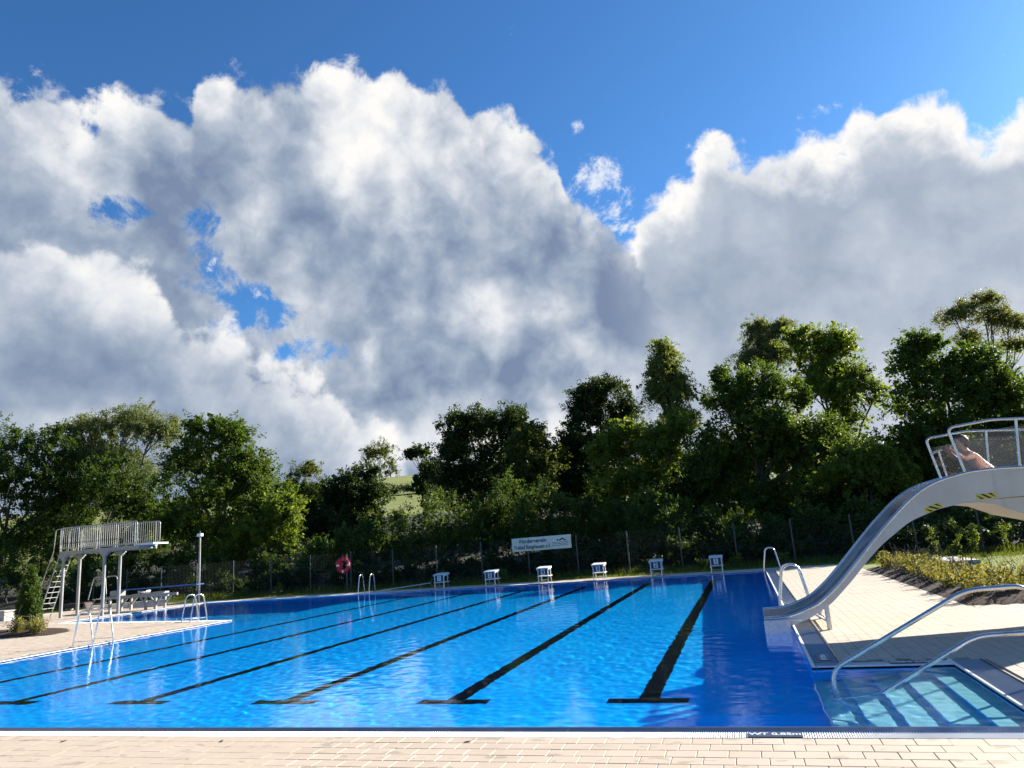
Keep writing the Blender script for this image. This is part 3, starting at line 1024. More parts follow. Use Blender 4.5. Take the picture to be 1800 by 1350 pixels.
def limb_path(a, b, r, wob, n=5):
    a, b = np.array(a, float), np.array(b, float)
    P = []
    for i in range(n + 1):
        t = i / n
        p = a * (1 - t) + b * t
        p[2] += -.12 * np.linalg.norm(b - a) * math.sin(math.pi * t) * .5
        if 0 < i < n:
            p += r.normal(size=3) * wob
        P.append(tuple(p))
    return P


def tree(name, label, sp, n, lobes, seed, base=None, trunk_r=.2, twigs=26, group=None, cat='tree', multi=1):
    L = np.array(lobes, float)
    w = (L[:, 3] * L[:, 4])
    cx, cy = (L[:, 0] * w).sum() / w.sum(), (L[:, 1] * w).sum() / w.sum()
    if base is None:
        base = (cx, cy, float(terrain_z(cx, cy)) - .1)
    root = thing(name, label, cat, base, 0, group)
    bx = np.array(base)
    V, F, tint, roots, mat = foliage(lobes, n, sp, seed)
    r = np.random.default_rng(seed + 5)
    crown = link('crown', np_mesh('crown', V - bx, F, mat, False, tint), root)
    b = MB()
    top = L[:, 2].max()
    zlow = (L[:, 2] - L[:, 4]).min()
    fork = np.array([cx, cy, max(base[2] + .6, base[2] + .45 * (np.median(L[:, 2]) - base[2]))])
    for q in range(multi):
        f2 = fork + (r.normal(size=3) * (.5, .3, .2) if multi > 1 else 0)
        b.tube(limb_path((0, 0, 0), f2 - bx, r, .08), trunk_r, 9, False, trunk_r * .72)
    order = np.argsort(-w)
    for q in order:
        c = L[q, :3]
        b.tube(limb_path(fork - bx, c - bx, r, .14), trunk_r * .55, 7, False, trunk_r * .18)
        idx = r.choice(len(roots), max(3, int(twigs / len(L))))
        near = roots[np.argsort(((roots - c) ** 2 / (L[q, 3:4] ** 2)).sum(1))[:max(20, len(roots) // len(L))]]
        for p in near[r.choice(len(near), max(3, int(twigs / len(L))))]:
            s = c + (fork - c) * r.uniform(0, .35)
            b.tube(limb_path(s - bx, p - bx, r, .06, 3), trunk_r * .17, 5, False, .012)
    b.build('trunk', MATS['bark'], root)
    return root


for i, (nm, lab, sp, n, lobes) in enumerate(TREES):
    tree(nm, lab, sp, int(n * (1.9 if sp in ('willow', 'birch') else 1.2)), lobes, 100 + i, trunk_r=.20 if n < 20000 else .26, twigs=44 if sp in ('ash', 'lime', 'birch', 'willow') else 22, group='trees beyond the mesh fence')

# trees deeper in the wood that close the gaps between the trunks
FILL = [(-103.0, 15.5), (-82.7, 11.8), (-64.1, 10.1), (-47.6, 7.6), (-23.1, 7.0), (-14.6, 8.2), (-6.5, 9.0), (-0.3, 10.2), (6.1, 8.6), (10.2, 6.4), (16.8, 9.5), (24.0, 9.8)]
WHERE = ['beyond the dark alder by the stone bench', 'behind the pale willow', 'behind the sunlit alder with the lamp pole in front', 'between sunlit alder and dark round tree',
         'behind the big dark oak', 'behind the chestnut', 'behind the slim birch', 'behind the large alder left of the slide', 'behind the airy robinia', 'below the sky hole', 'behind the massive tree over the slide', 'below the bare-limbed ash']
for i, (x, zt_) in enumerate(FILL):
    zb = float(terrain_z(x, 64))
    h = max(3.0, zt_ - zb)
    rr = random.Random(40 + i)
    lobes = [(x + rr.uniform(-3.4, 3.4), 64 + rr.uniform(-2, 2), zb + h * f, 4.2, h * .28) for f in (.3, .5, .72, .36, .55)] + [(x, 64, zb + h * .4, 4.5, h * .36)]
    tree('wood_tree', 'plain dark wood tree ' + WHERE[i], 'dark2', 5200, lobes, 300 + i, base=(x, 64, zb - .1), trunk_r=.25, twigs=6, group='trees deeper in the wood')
# hedge across the far meadow
hz = float(terrain_z(-72, 165))
hl = [(-72 + 2.6 * (k - 5), 165 + .4 * k, float(terrain_z(-72 + 2.6 * (k - 5), 165)) + 1.1, 2.0, 1.4) for k in range(11)]
root = thing('hedge', 'dark hedge crossing the sunlit far meadow', 'hedge', (-72, 165, hz))
V, F, tint, _, mt = foliage(hl, 5000, 'dark2', 77)
link('foliage', np_mesh('foliage', V - np.array([-72, 165, hz]), F, mt, False, tint), root)
# shrubs on the bank behind the fence
SHRUBS = [(-56.75, 34.1, 5.9), (-50.6, 32.9, 4.44), (-48.04, 34.1, 4.44), (-24.95, 31.8, 2.69), (-24.01, 33.2, 3.63), (-21.72, 32.6, 4.22), (-20.37, 33.7, 4.37), (-18.13, 32.1, 4.71), (-17.04, 33.9, 5.22), (-14.93, 33.0, 4.66), (-13.74, 33.9, 5.93), (-11.72, 32.8, 5.33), (-10.1, 32.7, 4.44), (-8.55, 33.7, 4.13), (-6.99, 34.2, 3.76), (-5.13, 32.6, 4.39), (-3.93, 34.1, 3.33), (-2.49, 34.0, 2.6), (-0.71, 32.1, 2.57), (1.05, 33.2, 2.01), (2.92, 33.4, 2.44), (4.91, 34.1, 2.58), (6.31, 33.3, 2.16), (7.63, 31.9, 1.88), (9.68, 32.9, 1.87), (11.84, 32.9, 1.96), (13.68, 32.9, 1.93), (-29.5, 33.5, 2.2), (-33.0, 33.0, 2.3), (-36.5, 33.5, 2.6), (-40.5, 33.0, 2.8), (-44.5, 33.4, 3.2), (-27.0, 34.8, 3.0)]
SW = ['beyond the stone bench', 'left of the cypress', 'behind the ladder of the diving platform', 'right beside the wooden enclosure', 'between enclosure and lifebuoy', 'directly behind the lifebuoy', 'right of the lifebuoy', 'above the far ladder',
      'over the long rescue pole, tallest of its neighbours', 'over the loop of the rescue pole', 'with lit tips, behind the farthest two starting blocks', 'halfway between rescue pole loop and banner', 'left of the club banner', 'above the left half of the club banner', 'above the right half of the club banner',
      'just right of the banner', 'one shrub further right of the banner', 'halfway from banner to corner ladder', 'two shrubs left of the corner ladder', 'just left of the corner ladder', 'directly behind the corner ladder', 'right of the corner ladder', 'behind the lower slide chute', 'behind the middle of the slide chute',
      'under the slide arch, behind the bed', 'behind the concrete slab', 'behind the lawn at the edge', 'behind the lamp pole', 'behind the springboard tip', 'behind the springboard', 'behind the springboard steps', 'behind the platform posts', 'behind the wooden enclosure']
for i, (x, y, zt_) in enumerate(SHRUBS):
    zb = float(terrain_z(x, y)) - .05
    rr = random.Random(90 + i)
    h = zt_ - zb
    w = rr.uniform(1.2, 1.7) * min(1.3, max(.8, h / 3.6))
    lobes = [(x, y, zb + h * .48, w, h * .42), (x - w * .5, y + rr.uniform(-.3, .3), zb + h * .30, w * .9, h * .32), (x + w * .5, y + rr.uniform(-.3, .3), zb + h * .28, w * .9, h * .30), (x + rr.uniform(-.4, .4), y, zb + h * .78, w * .55, h * .2)]
    t = tree('wild_shrub', 'wild leafy shrub on the bank ' + SW[i], 'shrub', int(2300 + 800 * h), lobes, 500 + i, base=(x, y, zb), trunk_r=.05, twigs=10, group='shrubs on the bank behind the fence', cat='shrub', multi=3)

# nettles and brambles along the back of the fence, one mass
ul = []
rr = random.Random(17)
x = -46.0
while x < 16:
    y = rr.choice([rr.uniform(29.6, 30.8), rr.uniform(31.0, 32.6)])
    h = rr.uniform(.7, 1.6)
    ul.append((x, y, float(terrain_z(x, y)) + h * .45, rr.uniform(.5, .8), h * .55))
    x += rr.uniform(.22, .42)
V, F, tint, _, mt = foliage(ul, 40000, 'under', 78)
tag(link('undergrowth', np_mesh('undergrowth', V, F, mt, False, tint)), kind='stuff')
# ---------------------------------------------------------------- pool furniture
STEEL, WHITE, GALV = MATS['steel_tube'], MATS['white_paint'], MATS['galvanised']


def lettering(name, text, size, mat, parent, loc, rot, bold=0.0, align='CENTER', sx=1.0):
    cu = bpy.data.curves.new(name, 'FONT')
    cu.body = text
    cu.size = size
    cu.align_x, cu.align_y = align, 'CENTER'
    cu.extrude = .0015
    cu.offset = bold
    o = bpy.data.objects.new(name, cu)
    COL.objects.link(o)
    LETTERS.append((o, name, mat, parent, loc, rot, sx))


LETTERS = []


def cut_letters():
    """turn all lettering into plain mesh parts"""
    dg = bpy.context.evaluated_depsgraph_get()
    done = [(bpy.data.meshes.new_from_object(e[0].evaluated_get(dg)), e) for e in LETTERS]
    for e in LETTERS:
        bpy.data.objects.remove(e[0])
    for me, (_, name, mat, parent, loc, rot, sx) in done:
        me.materials.clear()
        me.materials.append(mat)
        o = link(name, me, parent)
        o.location, o.rotation_euler, o.scale = loc, rot, (sx, 1, 1)


# starting blocks -------------------------------------------------------------
def starting_block(num, x, label):
    t = thing('starting_block', label, 'starting block', (x, LEN + .12, 0), 0, 'numbered starting blocks along the far edge')
    b = MB()
    b.obox((0, .30, .672), (.275, 0, 0), (0, .33, .028), (0, -.0015, .017))
    top = b.build('platform', WHITE, t)
    for s in (-1, 1):
        MB().obox((s * .262, .30, .630), (.012, 0, 0), (0, .32, .027), (0, 0, .03)).build('side_flange', WHITE, t)
    for s in (-1, 1):
        for y, zt_ in ((.05, .63), (.52, .66)):
            MB().box(s * .225 - .018, y - .018, .315, s * .225 + .018, y + .018, zt_).build('upright', WHITE, t)
            MB().tube([(s * .225, y, .29), (s * .225, y + (0 if y < .3 else .12), -.01)], .021, 8).build('leg', STEEL, t)
    p = MB().box(-.203, .042, .335, .203, .058, .62).build('front_panel', MATS['dark_panel'], t)
    c = MB().box(-.09, .030, .365, .09, .040, .60, .003).build('number_card', WHITE, t)
    lettering('number', str(num), .26, MATS['navy_print'], c, (0, .0285, .482), (rad(90), 0, 0), .006)
    MB().box(-.27, -.02, .285, .27, .70, .313, .006).build('step_plate', WHITE, t)
    MB().tube([(-.225, .05, .14), (.225, .05, .14)], .012, 6).build('cross_bar', STEEL, t)


BLOCK_AT = ['next to the corner ladder', 'halfway between banner and corner ladder', 'just right of the club banner', 'below the club banner', 'just left of the club banner', 'beside the loop of the rescue pole']
for k in range(6):
    starting_block(k + 1, -1.90 - 2.51 * k, 'white starting block bearing number %d, %s' % (k + 1, BLOCK_AT[k]))


# pool ladders ----------------------------------------------------------------
def pool_ladder(label, loc, rz, gap=.56, h=.88, bar=True):
    t = thing('pool_ladder', label, 'ladder', (*loc, 0), rz, 'steel pool ladders')
    for s in (-1, 1):
        y = s * gap / 2
        path = bend([(-.055, y, -1.05), (-.055, y, .12), (.10, y, h), (.43, y, h), (.60, y, -.012)], .17, 7)
        MB().tube(path, .021, 10).build('handrail', STEEL, t)
        if bar:
            MB().tube([(-.055, y, .10), (.575, y, .10)], .012, 8).build('tie_bar', STEEL, t)
        MB().tube([(.60, y, -.01), (.60, y, .008)], .05, 12).build('floor_flange', STEEL, t)
    for z in (-.25, -.52, -.79):
        wet(MB().box(-.11, -gap / 2, z - .02, -.01, gap / 2, z, .004).build('rung', STEEL, t))
    for o in t.children:
        wet(o)
    return t


pool_ladder('steel pool ladder on the left deck near the cypress', (-W, 8.72), math.pi, .66)
pool_ladder('steel pool ladder at the pointed tip of the left deck', (-18.80, 14.44), rad(-90 - 14.5), .46)
pool_ladder('small steel pool ladder on the far edge beside the lifebuoy', (-18.28, LEN), rad(90), .58, .88, False)
pool_ladder('steel pool ladder at the far corner beside starting block 1', (0, 24.35), 0, .62, .92, False)
pool_ladder('steel pool ladder partly hidden behind the slide outlet', (0, 10.3), 0, .66, .90, False)


# handrails of the stair bay ---------------------------------------------------
t = thing('stair_handrail', 'long bent steel handrail rising highest over the submerged stairs', 'handrail', (2.38, 1.95, 0), 0, 'handrails of the submerged stairs')
p = bend([(.15, 1.95, -.72), (.15, 1.95, .13), (1.63, 1.95, .925), (2.24, 1.95, .945), (2.38, 1.95, -.012)], .16, 8)
wet(MB().tube([Vector(q) - Vector((2.38, 1.95, 0)) for q in p], .026, 16).build('rail', STEEL, t))
MB().tube([(0, 0, -.012), (0, 0, .01)], .055, 14).build('floor_flange', STEEL, t)
t = thing('stair_handrail', 'lower steel handrail dipping into the water above the pale treads', 'handrail', (2.46, 1.5, 0), 0, 'handrails of the submerged stairs')
p = bend([(.02, 1.5, -.34), (1.54, 1.5, .51), (2.34, 1.5, .54), (2.46, 1.5, -.012)], .14, 8)
wet(MB().tube([Vector(q) - Vector((2.46, 1.5, 0)) for q in p], .0235, 16).build('rail', STEEL, t))
MB().tube([(0, 0, -.012), (0, 0, .01)], .055, 14).build('floor_flange', STEEL, t)


# depth markers on the gutter ---------------------------------------------------
def depth_marker(label, text, x, y, rz, w=.45, d=.165, size=.098, base=MATS['marker_blue']):
    t = MB().box(-w / 2, -d / 2, -.004, w / 2, d / 2, .004).build('depth_marker', base)
    tag(t, label, 'depth marker', 'depth markers on the gutter')
    t.location, t.rotation_euler = (x, y, -.001), (0, 0, rz)
    if text:
        lettering('lettering', text, size, MATS['white_plastic'], t, (0, 0, .0055), (0, 0, 0), .002)
    else:
        b = MB()
        for k in (-1, 0, 1):
            b.box(-w * .32, k * .035 - .010, .0045, w * .32, k * .035 + .010, .006)
        b.build('lettering', MATS['white_plastic'], t)


depth_marker('depth marker with white lettering in the slatted gutter by the paving', 'WT 0.85m', -.56, -.262, 0)
depth_marker('depth marker upside down in the short gutter behind the submerged stairs', 'WT 0.85m', 1.15, NY + .20, math.pi)
depth_marker('depth marker turned sideways at the inner corner of the stair bay', 'WT 0.85m', .20, 3.62, rad(90), .45, .165)
depth_marker('small worn depth marker beside the half hidden pool ladder', None, .20, 10.95, rad(90), .22, .16)

# water slide -------------------------------------------------------------------
SY0, SY1 = 6.36, 8.0
TOP = [(-.45, .20), (-.2, .20), (.07, .25), (.45, .40), (.76, .65), (1.08, .97), (1.4, 1.31), (1.71, 1.63), (2.12, 2.01), (2.35, 2.17), (2.6, 2.28), (3.04, 2.38), (3.45, 2.40), (3.86, 2.385), (4.6, 2.34), (5.4, 2.28)]
BOT = [(-.45, .015), (-.2, .03), (-.06, .08), (.24, .17), (.65, .41), (1.05, .79), (1.3, 1.06), (1.57, 1.32), (2.06, 1.67), (2.52, 1.84), (2.95, 1.905), (3.35, 1.935), (3.86, 1.94), (4.6, 1.93), (5.4, 1.92)]


def curve_at(tab, x, smooth=.10):
    xs, zs = [q[0] for q in tab], [q[1] for q in tab]
    return float(np.mean([np.interp(x + d, xs, zs) for d in np.linspace(-smooth, smooth, 7)]))


slide = thing('water_slide', 'wide stainless steel water slide arching down into the pool', 'water slide', (0, (SY0 + SY1) / 2, 0))
so = Vector(slide.location)
NSX = 72
XS = [-.45 + (5.4 + .45) * i / NSX for i in range(NSX + 1)]
SH = MATS['slide_steel']


def ribbon(y0, y1, lo, hi, name):
    """a curved plate of real thickness between two curves"""
    v, f = [], []
    for x in XS:
        zl, zh = lo(x), hi(x)
        v += [(x, y0 - so.y, zl), (x, y1 - so.y, zl), (x, y1 - so.y, zh), (x, y0 - so.y, zh)]
    for i in range(NSX):
        for k in range(4):
            l = (k + 1) % 4
            f.append((i * 4 + k, i * 4 + l, i * 4 + 4 + l, i * 4 + 4 + k))
    f += [(3, 2, 1, 0), tuple(NSX * 4 + k for k in range(4))]
    b = MB()
    b.raw(v, f, False)
    return b.build(name, SH, slide)


top_z, bot_z = (lambda x: curve_at(TOP, x)), (lambda x: curve_at(BOT, x))
side_near = ribbon(SY0, SY0 + .05, bot_z, top_z, 'side_panel')
side_far = ribbon(SY1 - .05, SY1, bot_z, top_z, 'side_panel')
side_far.data.materials[0] = MATS['chute_steel']
fl_z = lambda x: max(bot_z(x) + .05, .05)
ribbon(SY0 + .05, SY1 - .05, lambda x: fl_z(x) - .03, fl_z, 'chute_floor').data.materials[0] = MATS['chute_steel']
ribbon((SY0 + SY1) / 2 - .03, (SY0 + SY1) / 2 + .03, lambda x: fl_z(x) + .001, lambda x: fl_z(x) + .09, 'lane_divider').data.materials[0] = MATS['chute_steel']
for y in (SY0 + .022, SY1 - .022):
    MB().tube([(x, y - so.y, top_z(x) + .012) for x in XS], .030, 8).build('edge_tube', STEEL, slide)
# outlet lip plate hanging to the water
b = MB()
b.box(-.47, SY0 - so.y - .012, -.03, -.05, SY0 - so.y - .002, .165)
b.box(-.47, SY0 - so.y - .016, .165, .15, SY0 - so.y - .002, .185)
b.build('outlet_plate', STEEL, slide)
# joints of the side panel
for x in (-.02, .36, .66, 1.62):
    z0, z1 = bot_z(x), top_z(x)
    sl = (top_z(x + .05) - top_z(x - .05)) / .1
    dx = -(z1 - z0) * sl * .45
    z1 = top_z(x + dx) - .02
    d = Vector((dx, 0, z1 - z0))
    MB().obox(Vector((x + dx / 2, SY0 - so.y - .003, (z0 + z1) / 2)), d / 2, Vector((0, .0025, 0)), Vector((d.z, 0, -d.x)).normalized() * .008).build('panel_joint', SH, slide)
# the far leg of the arch with its steps, mostly outside the view
AX = [2.9, 3.15, 3.35, 3.72, 4.1, 4.5, 4.9, 5.3, 5.6]
AZ = [1.90, 1.885, 1.85, 1.67, 1.56, 1.42, 1.25, 1.05, .85]
v, f = [], []
for x, z in zip(AX, AZ):
    zt_ = max(z + .06, min(1.93, 1.93 - max(0, x - 5.1) * 1.6))
    v += [(x, SY0 - so.y + .06, z), (x, SY1 - so.y - .06, z), (x, SY1 - so.y - .06, zt_), (x, SY0 - so.y + .06, zt_)]
for i in range(len(AX) - 1):
    for k in range(4):
        l = (k + 1) % 4
        f.append((i * 4 + k, i * 4 + l, i * 4 + 4 + l, i * 4 + 4 + k))
f += [(3, 2, 1, 0), tuple((len(AX) - 1) * 4 + k for k in range(4))]
MB().raw(v, f).build('arch_leg', SH, slide)
for k in range(9):
    MB().box(5.42 + k * .24, -.7, 2.0 - k * .22, 5.68 + k * .24, .7, 2.04 - k * .22).build('stair_tread', SH, slide)
for s in (-1, 1):
    MB().obox((6.45, s * .72, 1.05), (1.1, 0, -1.0), (0, .02, 0), (.06, 0, .07)).build('stair_stringer', SH, slide)
# posts with braces under the outlet
for y in (SY0 + .04, SY1 - .04):
    MB().tube([(.57, y - so.y, -.01), (.57, y - so.y, .40)], .043, 14).build('support_post', STEEL, slide)
    MB().tube([(.57, y - so.y, .12), (.36, y - so.y, .26)], .018, 8).build('brace', STEEL, slide)
MB().tube([(.57, SY0 + .04 - so.y, .10), (.57, SY1 - .04 - so.y, .10)], .016, 8).build('brace', STEEL, slide)


def m_pane(g, b):
    g.nt.nodes.remove(b)
    p = geo_pos(g)
    tr, gl, df = g.node('ShaderNodeBsdfTransparent'), g.node('ShaderNodeBsdfGlossy'), g.node('ShaderNodeBsdfDiffuse')
    gl.inputs['Roughness'].default_value = .04
    tr.inputs['Color'].default_value = (.975, .965, .955, 1)
    df.inputs['Color'].default_value = (.62, .52, .46, 1)
    m1, m2 = g.node('ShaderNodeMixShader'), g.node('ShaderNodeMixShader')
    spots = g.noise(p, 18, 2, .6)
    g.put(m1.inputs[0], g.add(.022, g.step(spots, .74, .80, 0, .10)))
    g.nt.links.new(tr.outputs[0], m1.inputs[1]); g.nt.links.new(df.outputs[0], m1.inputs[2])
    lw = g.node('ShaderNodeFresnel'); lw.inputs[0].default_value = 1.45
    g.nt.links.new(lw.outputs[0], m2.inputs[0])
    g.nt.links.new(m1.outputs[0], m2.inputs[1]); g.nt.links.new(gl.outputs[0], m2.inputs[2])
    g.nt.links.new(m2.outputs[0], g.nt.nodes['Material Output'].inputs[0])


material('acrylic', m_pane)
for side, y in (('near', SY0 + .03), ('far', SY1 - .03)):
    yy = y - so.y
    rail = bend([(3.02, yy, 2.38), (2.885, yy, 3.15), (3.55, yy, 3.215), (4.15, yy, 3.17), (5.2, yy, 3.08), (5.3, yy, 2.3)], .11, 7)
    MB().tube(rail, .023, 12).build('guard_rail', STEEL, slide)
    for x0, x1 in ((3.81, 3.90), (4.66, 4.72)):
        MB().tube([(x0, yy, top_z(x0)), (x1, yy, 3.18)], .021, 10).build('guard_post', STEEL, slide)
    for a, c in (((3.035, 3.80), (2.945, 3.86)), ((3.85, 4.64), (3.92, 4.69))):
        zt_ = (2.97, 3.08) if a[0] < 3.1 else (3.07, 3.03)
        v = [(x, yy + s, z) for s in (-.006, .006) for x, z in ((a[0], top_z(a[0]) + .03), (a[1], top_z(a[1]) + .03), (c[1], zt_[1]), (c[0], zt_[0]))]
        MB().raw(v, [(3, 2, 1, 0), (4, 5, 6, 7), (0, 1, 5, 4), (1, 2, 6, 5), (2, 3, 7, 6), (3, 0, 4, 7)]).build('acrylic_pane', MATS['acrylic'], slide)
MB().tube([(2.945, SY0 + .03 - so.y, 2.86), (2.94, SY1 - .03 - so.y, 2.87)], .018, 10).build('cross_bar', STEEL, slide)
MB().tube([(2.945, .30, 2.865), (3.06, .30, fl_z(3.06))], .018, 10).build('guard_post', STEEL, slide)


def hazard(pts, z_up):
    """striped warning sticker on the near side panel"""
    a, c = Vector(pts[0]), Vector(pts[1])
    u = (c - a); L = u.length; u.normalize()
    w = Vector((-u.z, 0, u.x)) * z_up
    yo = Vector((0, SY0 - so.y - .0035, 0))
    plate = MB().obox((a + c) / 2 + w / 2 + yo, u * (L / 2), Vector((0, .0012, 0)), w / 2).build('hazard_marking', MATS['hazard_yellow'], slide)
    for q in (.02, .42, .82):
        s0, s1 = q * L, min(L, (q + .18) * L)
        lean = .055
        p0, p1 = a + u * s0 + yo, a + u * s1 + yo
        lo = lambda s: max(0, min(L, s))
        v = [a + u * lo(s0 + lean) + yo, a + u * lo(s1 + lean) + yo, a + u * lo(s1 - lean) + w + yo, a + u * lo(s0 - lean) + w + yo]
        v = [q_ + Vector((0, -.002, 0)) for q_ in v] + [q_ + Vector((0, -.0035, 0)) for q_ in v]
        MB().raw(v, [(3, 2, 1, 0), (4, 5, 6, 7), (0, 1, 5, 4), (1, 2, 6, 5), (2, 3, 7, 6), (3, 0, 4, 7)]).build('stripe', MATS['black_print'], plate)


hazard([(2.335, 0, bot_z(2.335) + .012), (2.585, 0, bot_z(2.585) + .012)], .085)
hazard([(3.10, 0, bot_z(3.10) + .02), (3.38, 0, bot_z(3.38) + .02)], .08)

# person about to slide ---------------------------------------------------------
pr = Vector((3.62, 6.88, 2.13))
sk_v = [(0, 0, .10), (-.10, 0, .24), (-.26, 0, .42), (-.37, 0, .55), (-.41, 0, .64), (-.445, 0, .73), (-.46, 0, .81), (-.45, 0, .88),
        (-.35, -.17, .56), (-.49, -.20, .50), (-.66, -.13, .70), (-.72, -.12, .745),
        (-.35, .17, .56), (-.50, .20, .52), (-.66, .13, .71), (-.72, .12, .75),
        (.02, -.10, .08), (-.36, -.13, .24), (-.62, -.12, .02), (-.78, -.12, .05),
        (.02, .10, .08), (-.36, .13, .24), (-.62, .12, .02), (-.78, .12, .05)]
sk_e = [(0, 1), (1, 2), (2, 3), (3, 4), (4, 5), (5, 6), (6, 7), (3, 8), (8, 9), (9, 10), (10, 11), (3, 12), (12, 13), (13, 14), (14, 15),
        (0, 16), (16, 17), (17, 18), (18, 19), (0, 20), (20, 21), (21, 22), (22, 23)]
sk_r = [(.15, .13), (.145, .12), (.16, .115), (.13, .09), (.055, .055), (.075, .085), (.085, .10), (.06, .07),
        (.062, .062), (.046, .046), (.034, .034), (.036, .03)] + [(.062, .062), (.046, .046), (.034, .034), (.036, .03)] + [(.10, .10), (.07, .07), (.045, .045), (.045, .03)] * 2
me = bpy.data.meshes.new('person')
me.from_pydata(sk_v, sk_e, [])
person = link('person', me)
person.location = pr
tag(person, 'bare backed person with short dark hair leaning forward at the top of the slide', 'person')
md = person.modifiers.new('skin', 'SKIN')
for vtx, r_ in zip(me.skin_vertices[0].data, sk_r):
    vtx.radius = r_
me.skin_vertices[0].data[0].use_root = True
ss = person.modifiers.new('sub', 'SUBSURF')
ss.levels = ss.render_levels = 2
me.materials.append(MATS['skin'])
# face, ears and hair on the head
hc = Vector((-.455, 0, .79))
b = MB()
for s in (-1, 1):
    b.tube([hc + Vector((.015, s * .082, -.025)), hc + Vector((.03, s * .094, .0)), hc + Vector((.015, s * .086, .03))], .014, 6)
b.build('ear', MATS['skin'], person)
b = MB()
b.tube([hc + Vector((-.082, 0, .02)), hc + Vector((-.108, 0, -.025)), hc + Vector((-.085, 0, -.035))], .013, 6)
b.build('nose', MATS['skin'], person)
for s in (-1, 1):
    b = MB()
    b.tube([hc + Vector((-.088, s * .045, .022)), hc + Vector((-.090, s * .022, .022))], .008, 6)
    b.build('eye', MATS['hair'], person)
b = MB()
b.tube([hc + Vector((-.086, -.025, -.062)), hc + Vector((-.09, 0, -.064)), hc + Vector((-.086, .025, -.062))], .007, 6)
b.build('mouth', MATS['rope_red'], person)
bm = bmesh.new()
bmesh.ops.create_uvsphere(bm, u_segments=20, v_segments=14, radius=1)
hr = random.Random(3)
for vv in list(bm.verts):
    k = 1 + hr.uniform(-.03, .06)
    vv.co = Vector((vv.co.x * .124 * k, vv.co.y * .108 * k, vv.co.z * .128 * k))
bmesh.ops.delete(bm, geom=[vv for vv in bm.verts if vv.co.x * .9 + vv.co.z * .55 < -.042], context='VERTS')
for vv in bm.verts:
    vv.co += hc + Vector((.012, 0, .022))
hm = bpy.data.meshes.new('hair')
bm.to_mesh(hm); bm.free()
hm.materials.append(MATS['hair'])
ho = link('hair', hm, person)
so_ = ho.modifiers.new('thick', 'SOLIDIFY'); so_.thickness = .02
# fingers closed round the cross bar
for s in (-1, 1):
    for k in range(4):
        y = s * .12 + (k - 1.5) * .021
        q = Vector((-.695, y, .742))
        MB().tube([q + Vector((.02, 0, .012)), q + Vector((-.01, 0, .022)), q + Vector((-.034, 0, .004)), q + Vector((-.026, 0, -.022 - .004 * (k % 3)))], .0095, 6).build('finger', MATS['skin'], person)
    MB().tube([Vector((-.69, s * .12 - s * .05, .735)), Vector((-.675, s * .12 - s * .055, .715)), Vector((-.69, s * .12 - s * .03, .702))], .011, 6).build('thumb', MATS['skin'], person)
b = MB()
b.tube([(.06, 0, .07), (.02, 0, .12), (-.07, 0, .20)], .172, 16, True, .165)
b.build('swim_trunks', MATS['trunks'], person)

# diving platform ----------------------------------------------------------------
dv = thing('diving_platform', 'three metre diving platform with barred railings on four posts', 'diving platform', (-29.4, 19.85, 0))
do = Vector(dv.location)
GP = MATS['grey_paint']
PY0, PY1, PX0, PX1 = 19.28, 20.42, -30.75, -26.25
L_ = lambda x, y, z: (x - do.x, y - do.y, z)
for x, yoff in ((-30.62, 0), (-28.25, 0)):
    for y in (19.42, 20.30):
        MB().tube([L_(x, y, -.01), L_(x, y, 2.72)], .072, 14).build('post', GP, dv)
        b = MB()
        for w_, z0, z1 in ((.09, 2.58, 2.64), (.17, 2.64, 2.71), (.26, 2.71, 2.78)):
            b.box(x - do.x - w_, y - do.y - .09, z0, x - do.x + w_, y - do.y + .09, z1)
        b.build('bracket', GP, dv)
b = MB()
for y in (PY0 + .08, PY1 - .08):
    b.box(PX0 - do.x, y - do.y - .04, 2.78, PX1 - do.x, y - do.y + .04, 2.90)
for k in range(5):
    x = PX0 + .1 + k * 1.07
    b.box(x - do.x - .04, PY0 - do.y + .13, 2.80, x - do.x + .04, PY1 - do.y - .13, 2.88)
b.build('floor_frame', GP, dv)
MB().box(*L_(PX0, PY0, 2.902), *L_(PX1, PY1, 2.945)).build('floor_plate', GALV, dv)
MB().box(*L_(PX1 - .25, PY0 + .12, 2.948), *L_(-25.55, PY1 - .12, 3.02)).build('diving_slab', WHITE, dv)
for y, xe in ((PY0, -26.35), (PY1, -26.15)):
    x0, x1 = -30.72, xe
    path = bend([L_(x0, y, 2.96), L_(x0, y, 4.0), L_(x1, y, 4.0), L_(x1, y, 3.06), L_(x1 - .5, y, 3.06)], .14, 5)
    MB().tube(path, .024, 8).build('top_rail', GALV, dv)
    MB().tube([L_(x0, y, 3.06), L_(x1 - .3, y, 3.06)], .016, 8).build('bottom_rail', GALV, dv)
    nb = int((x1 - x0) / .118)
    for k in range(1, nb):
        x = x0 + k * (x1 - x0) / nb
        big_ = k % 9 == 0
        MB().tube([L_(x, y, 2.9 if big_ else 3.06), L_(x, y, 3.99)], .022 if big_ else .009, 6, False).build('baluster', GALV, dv)
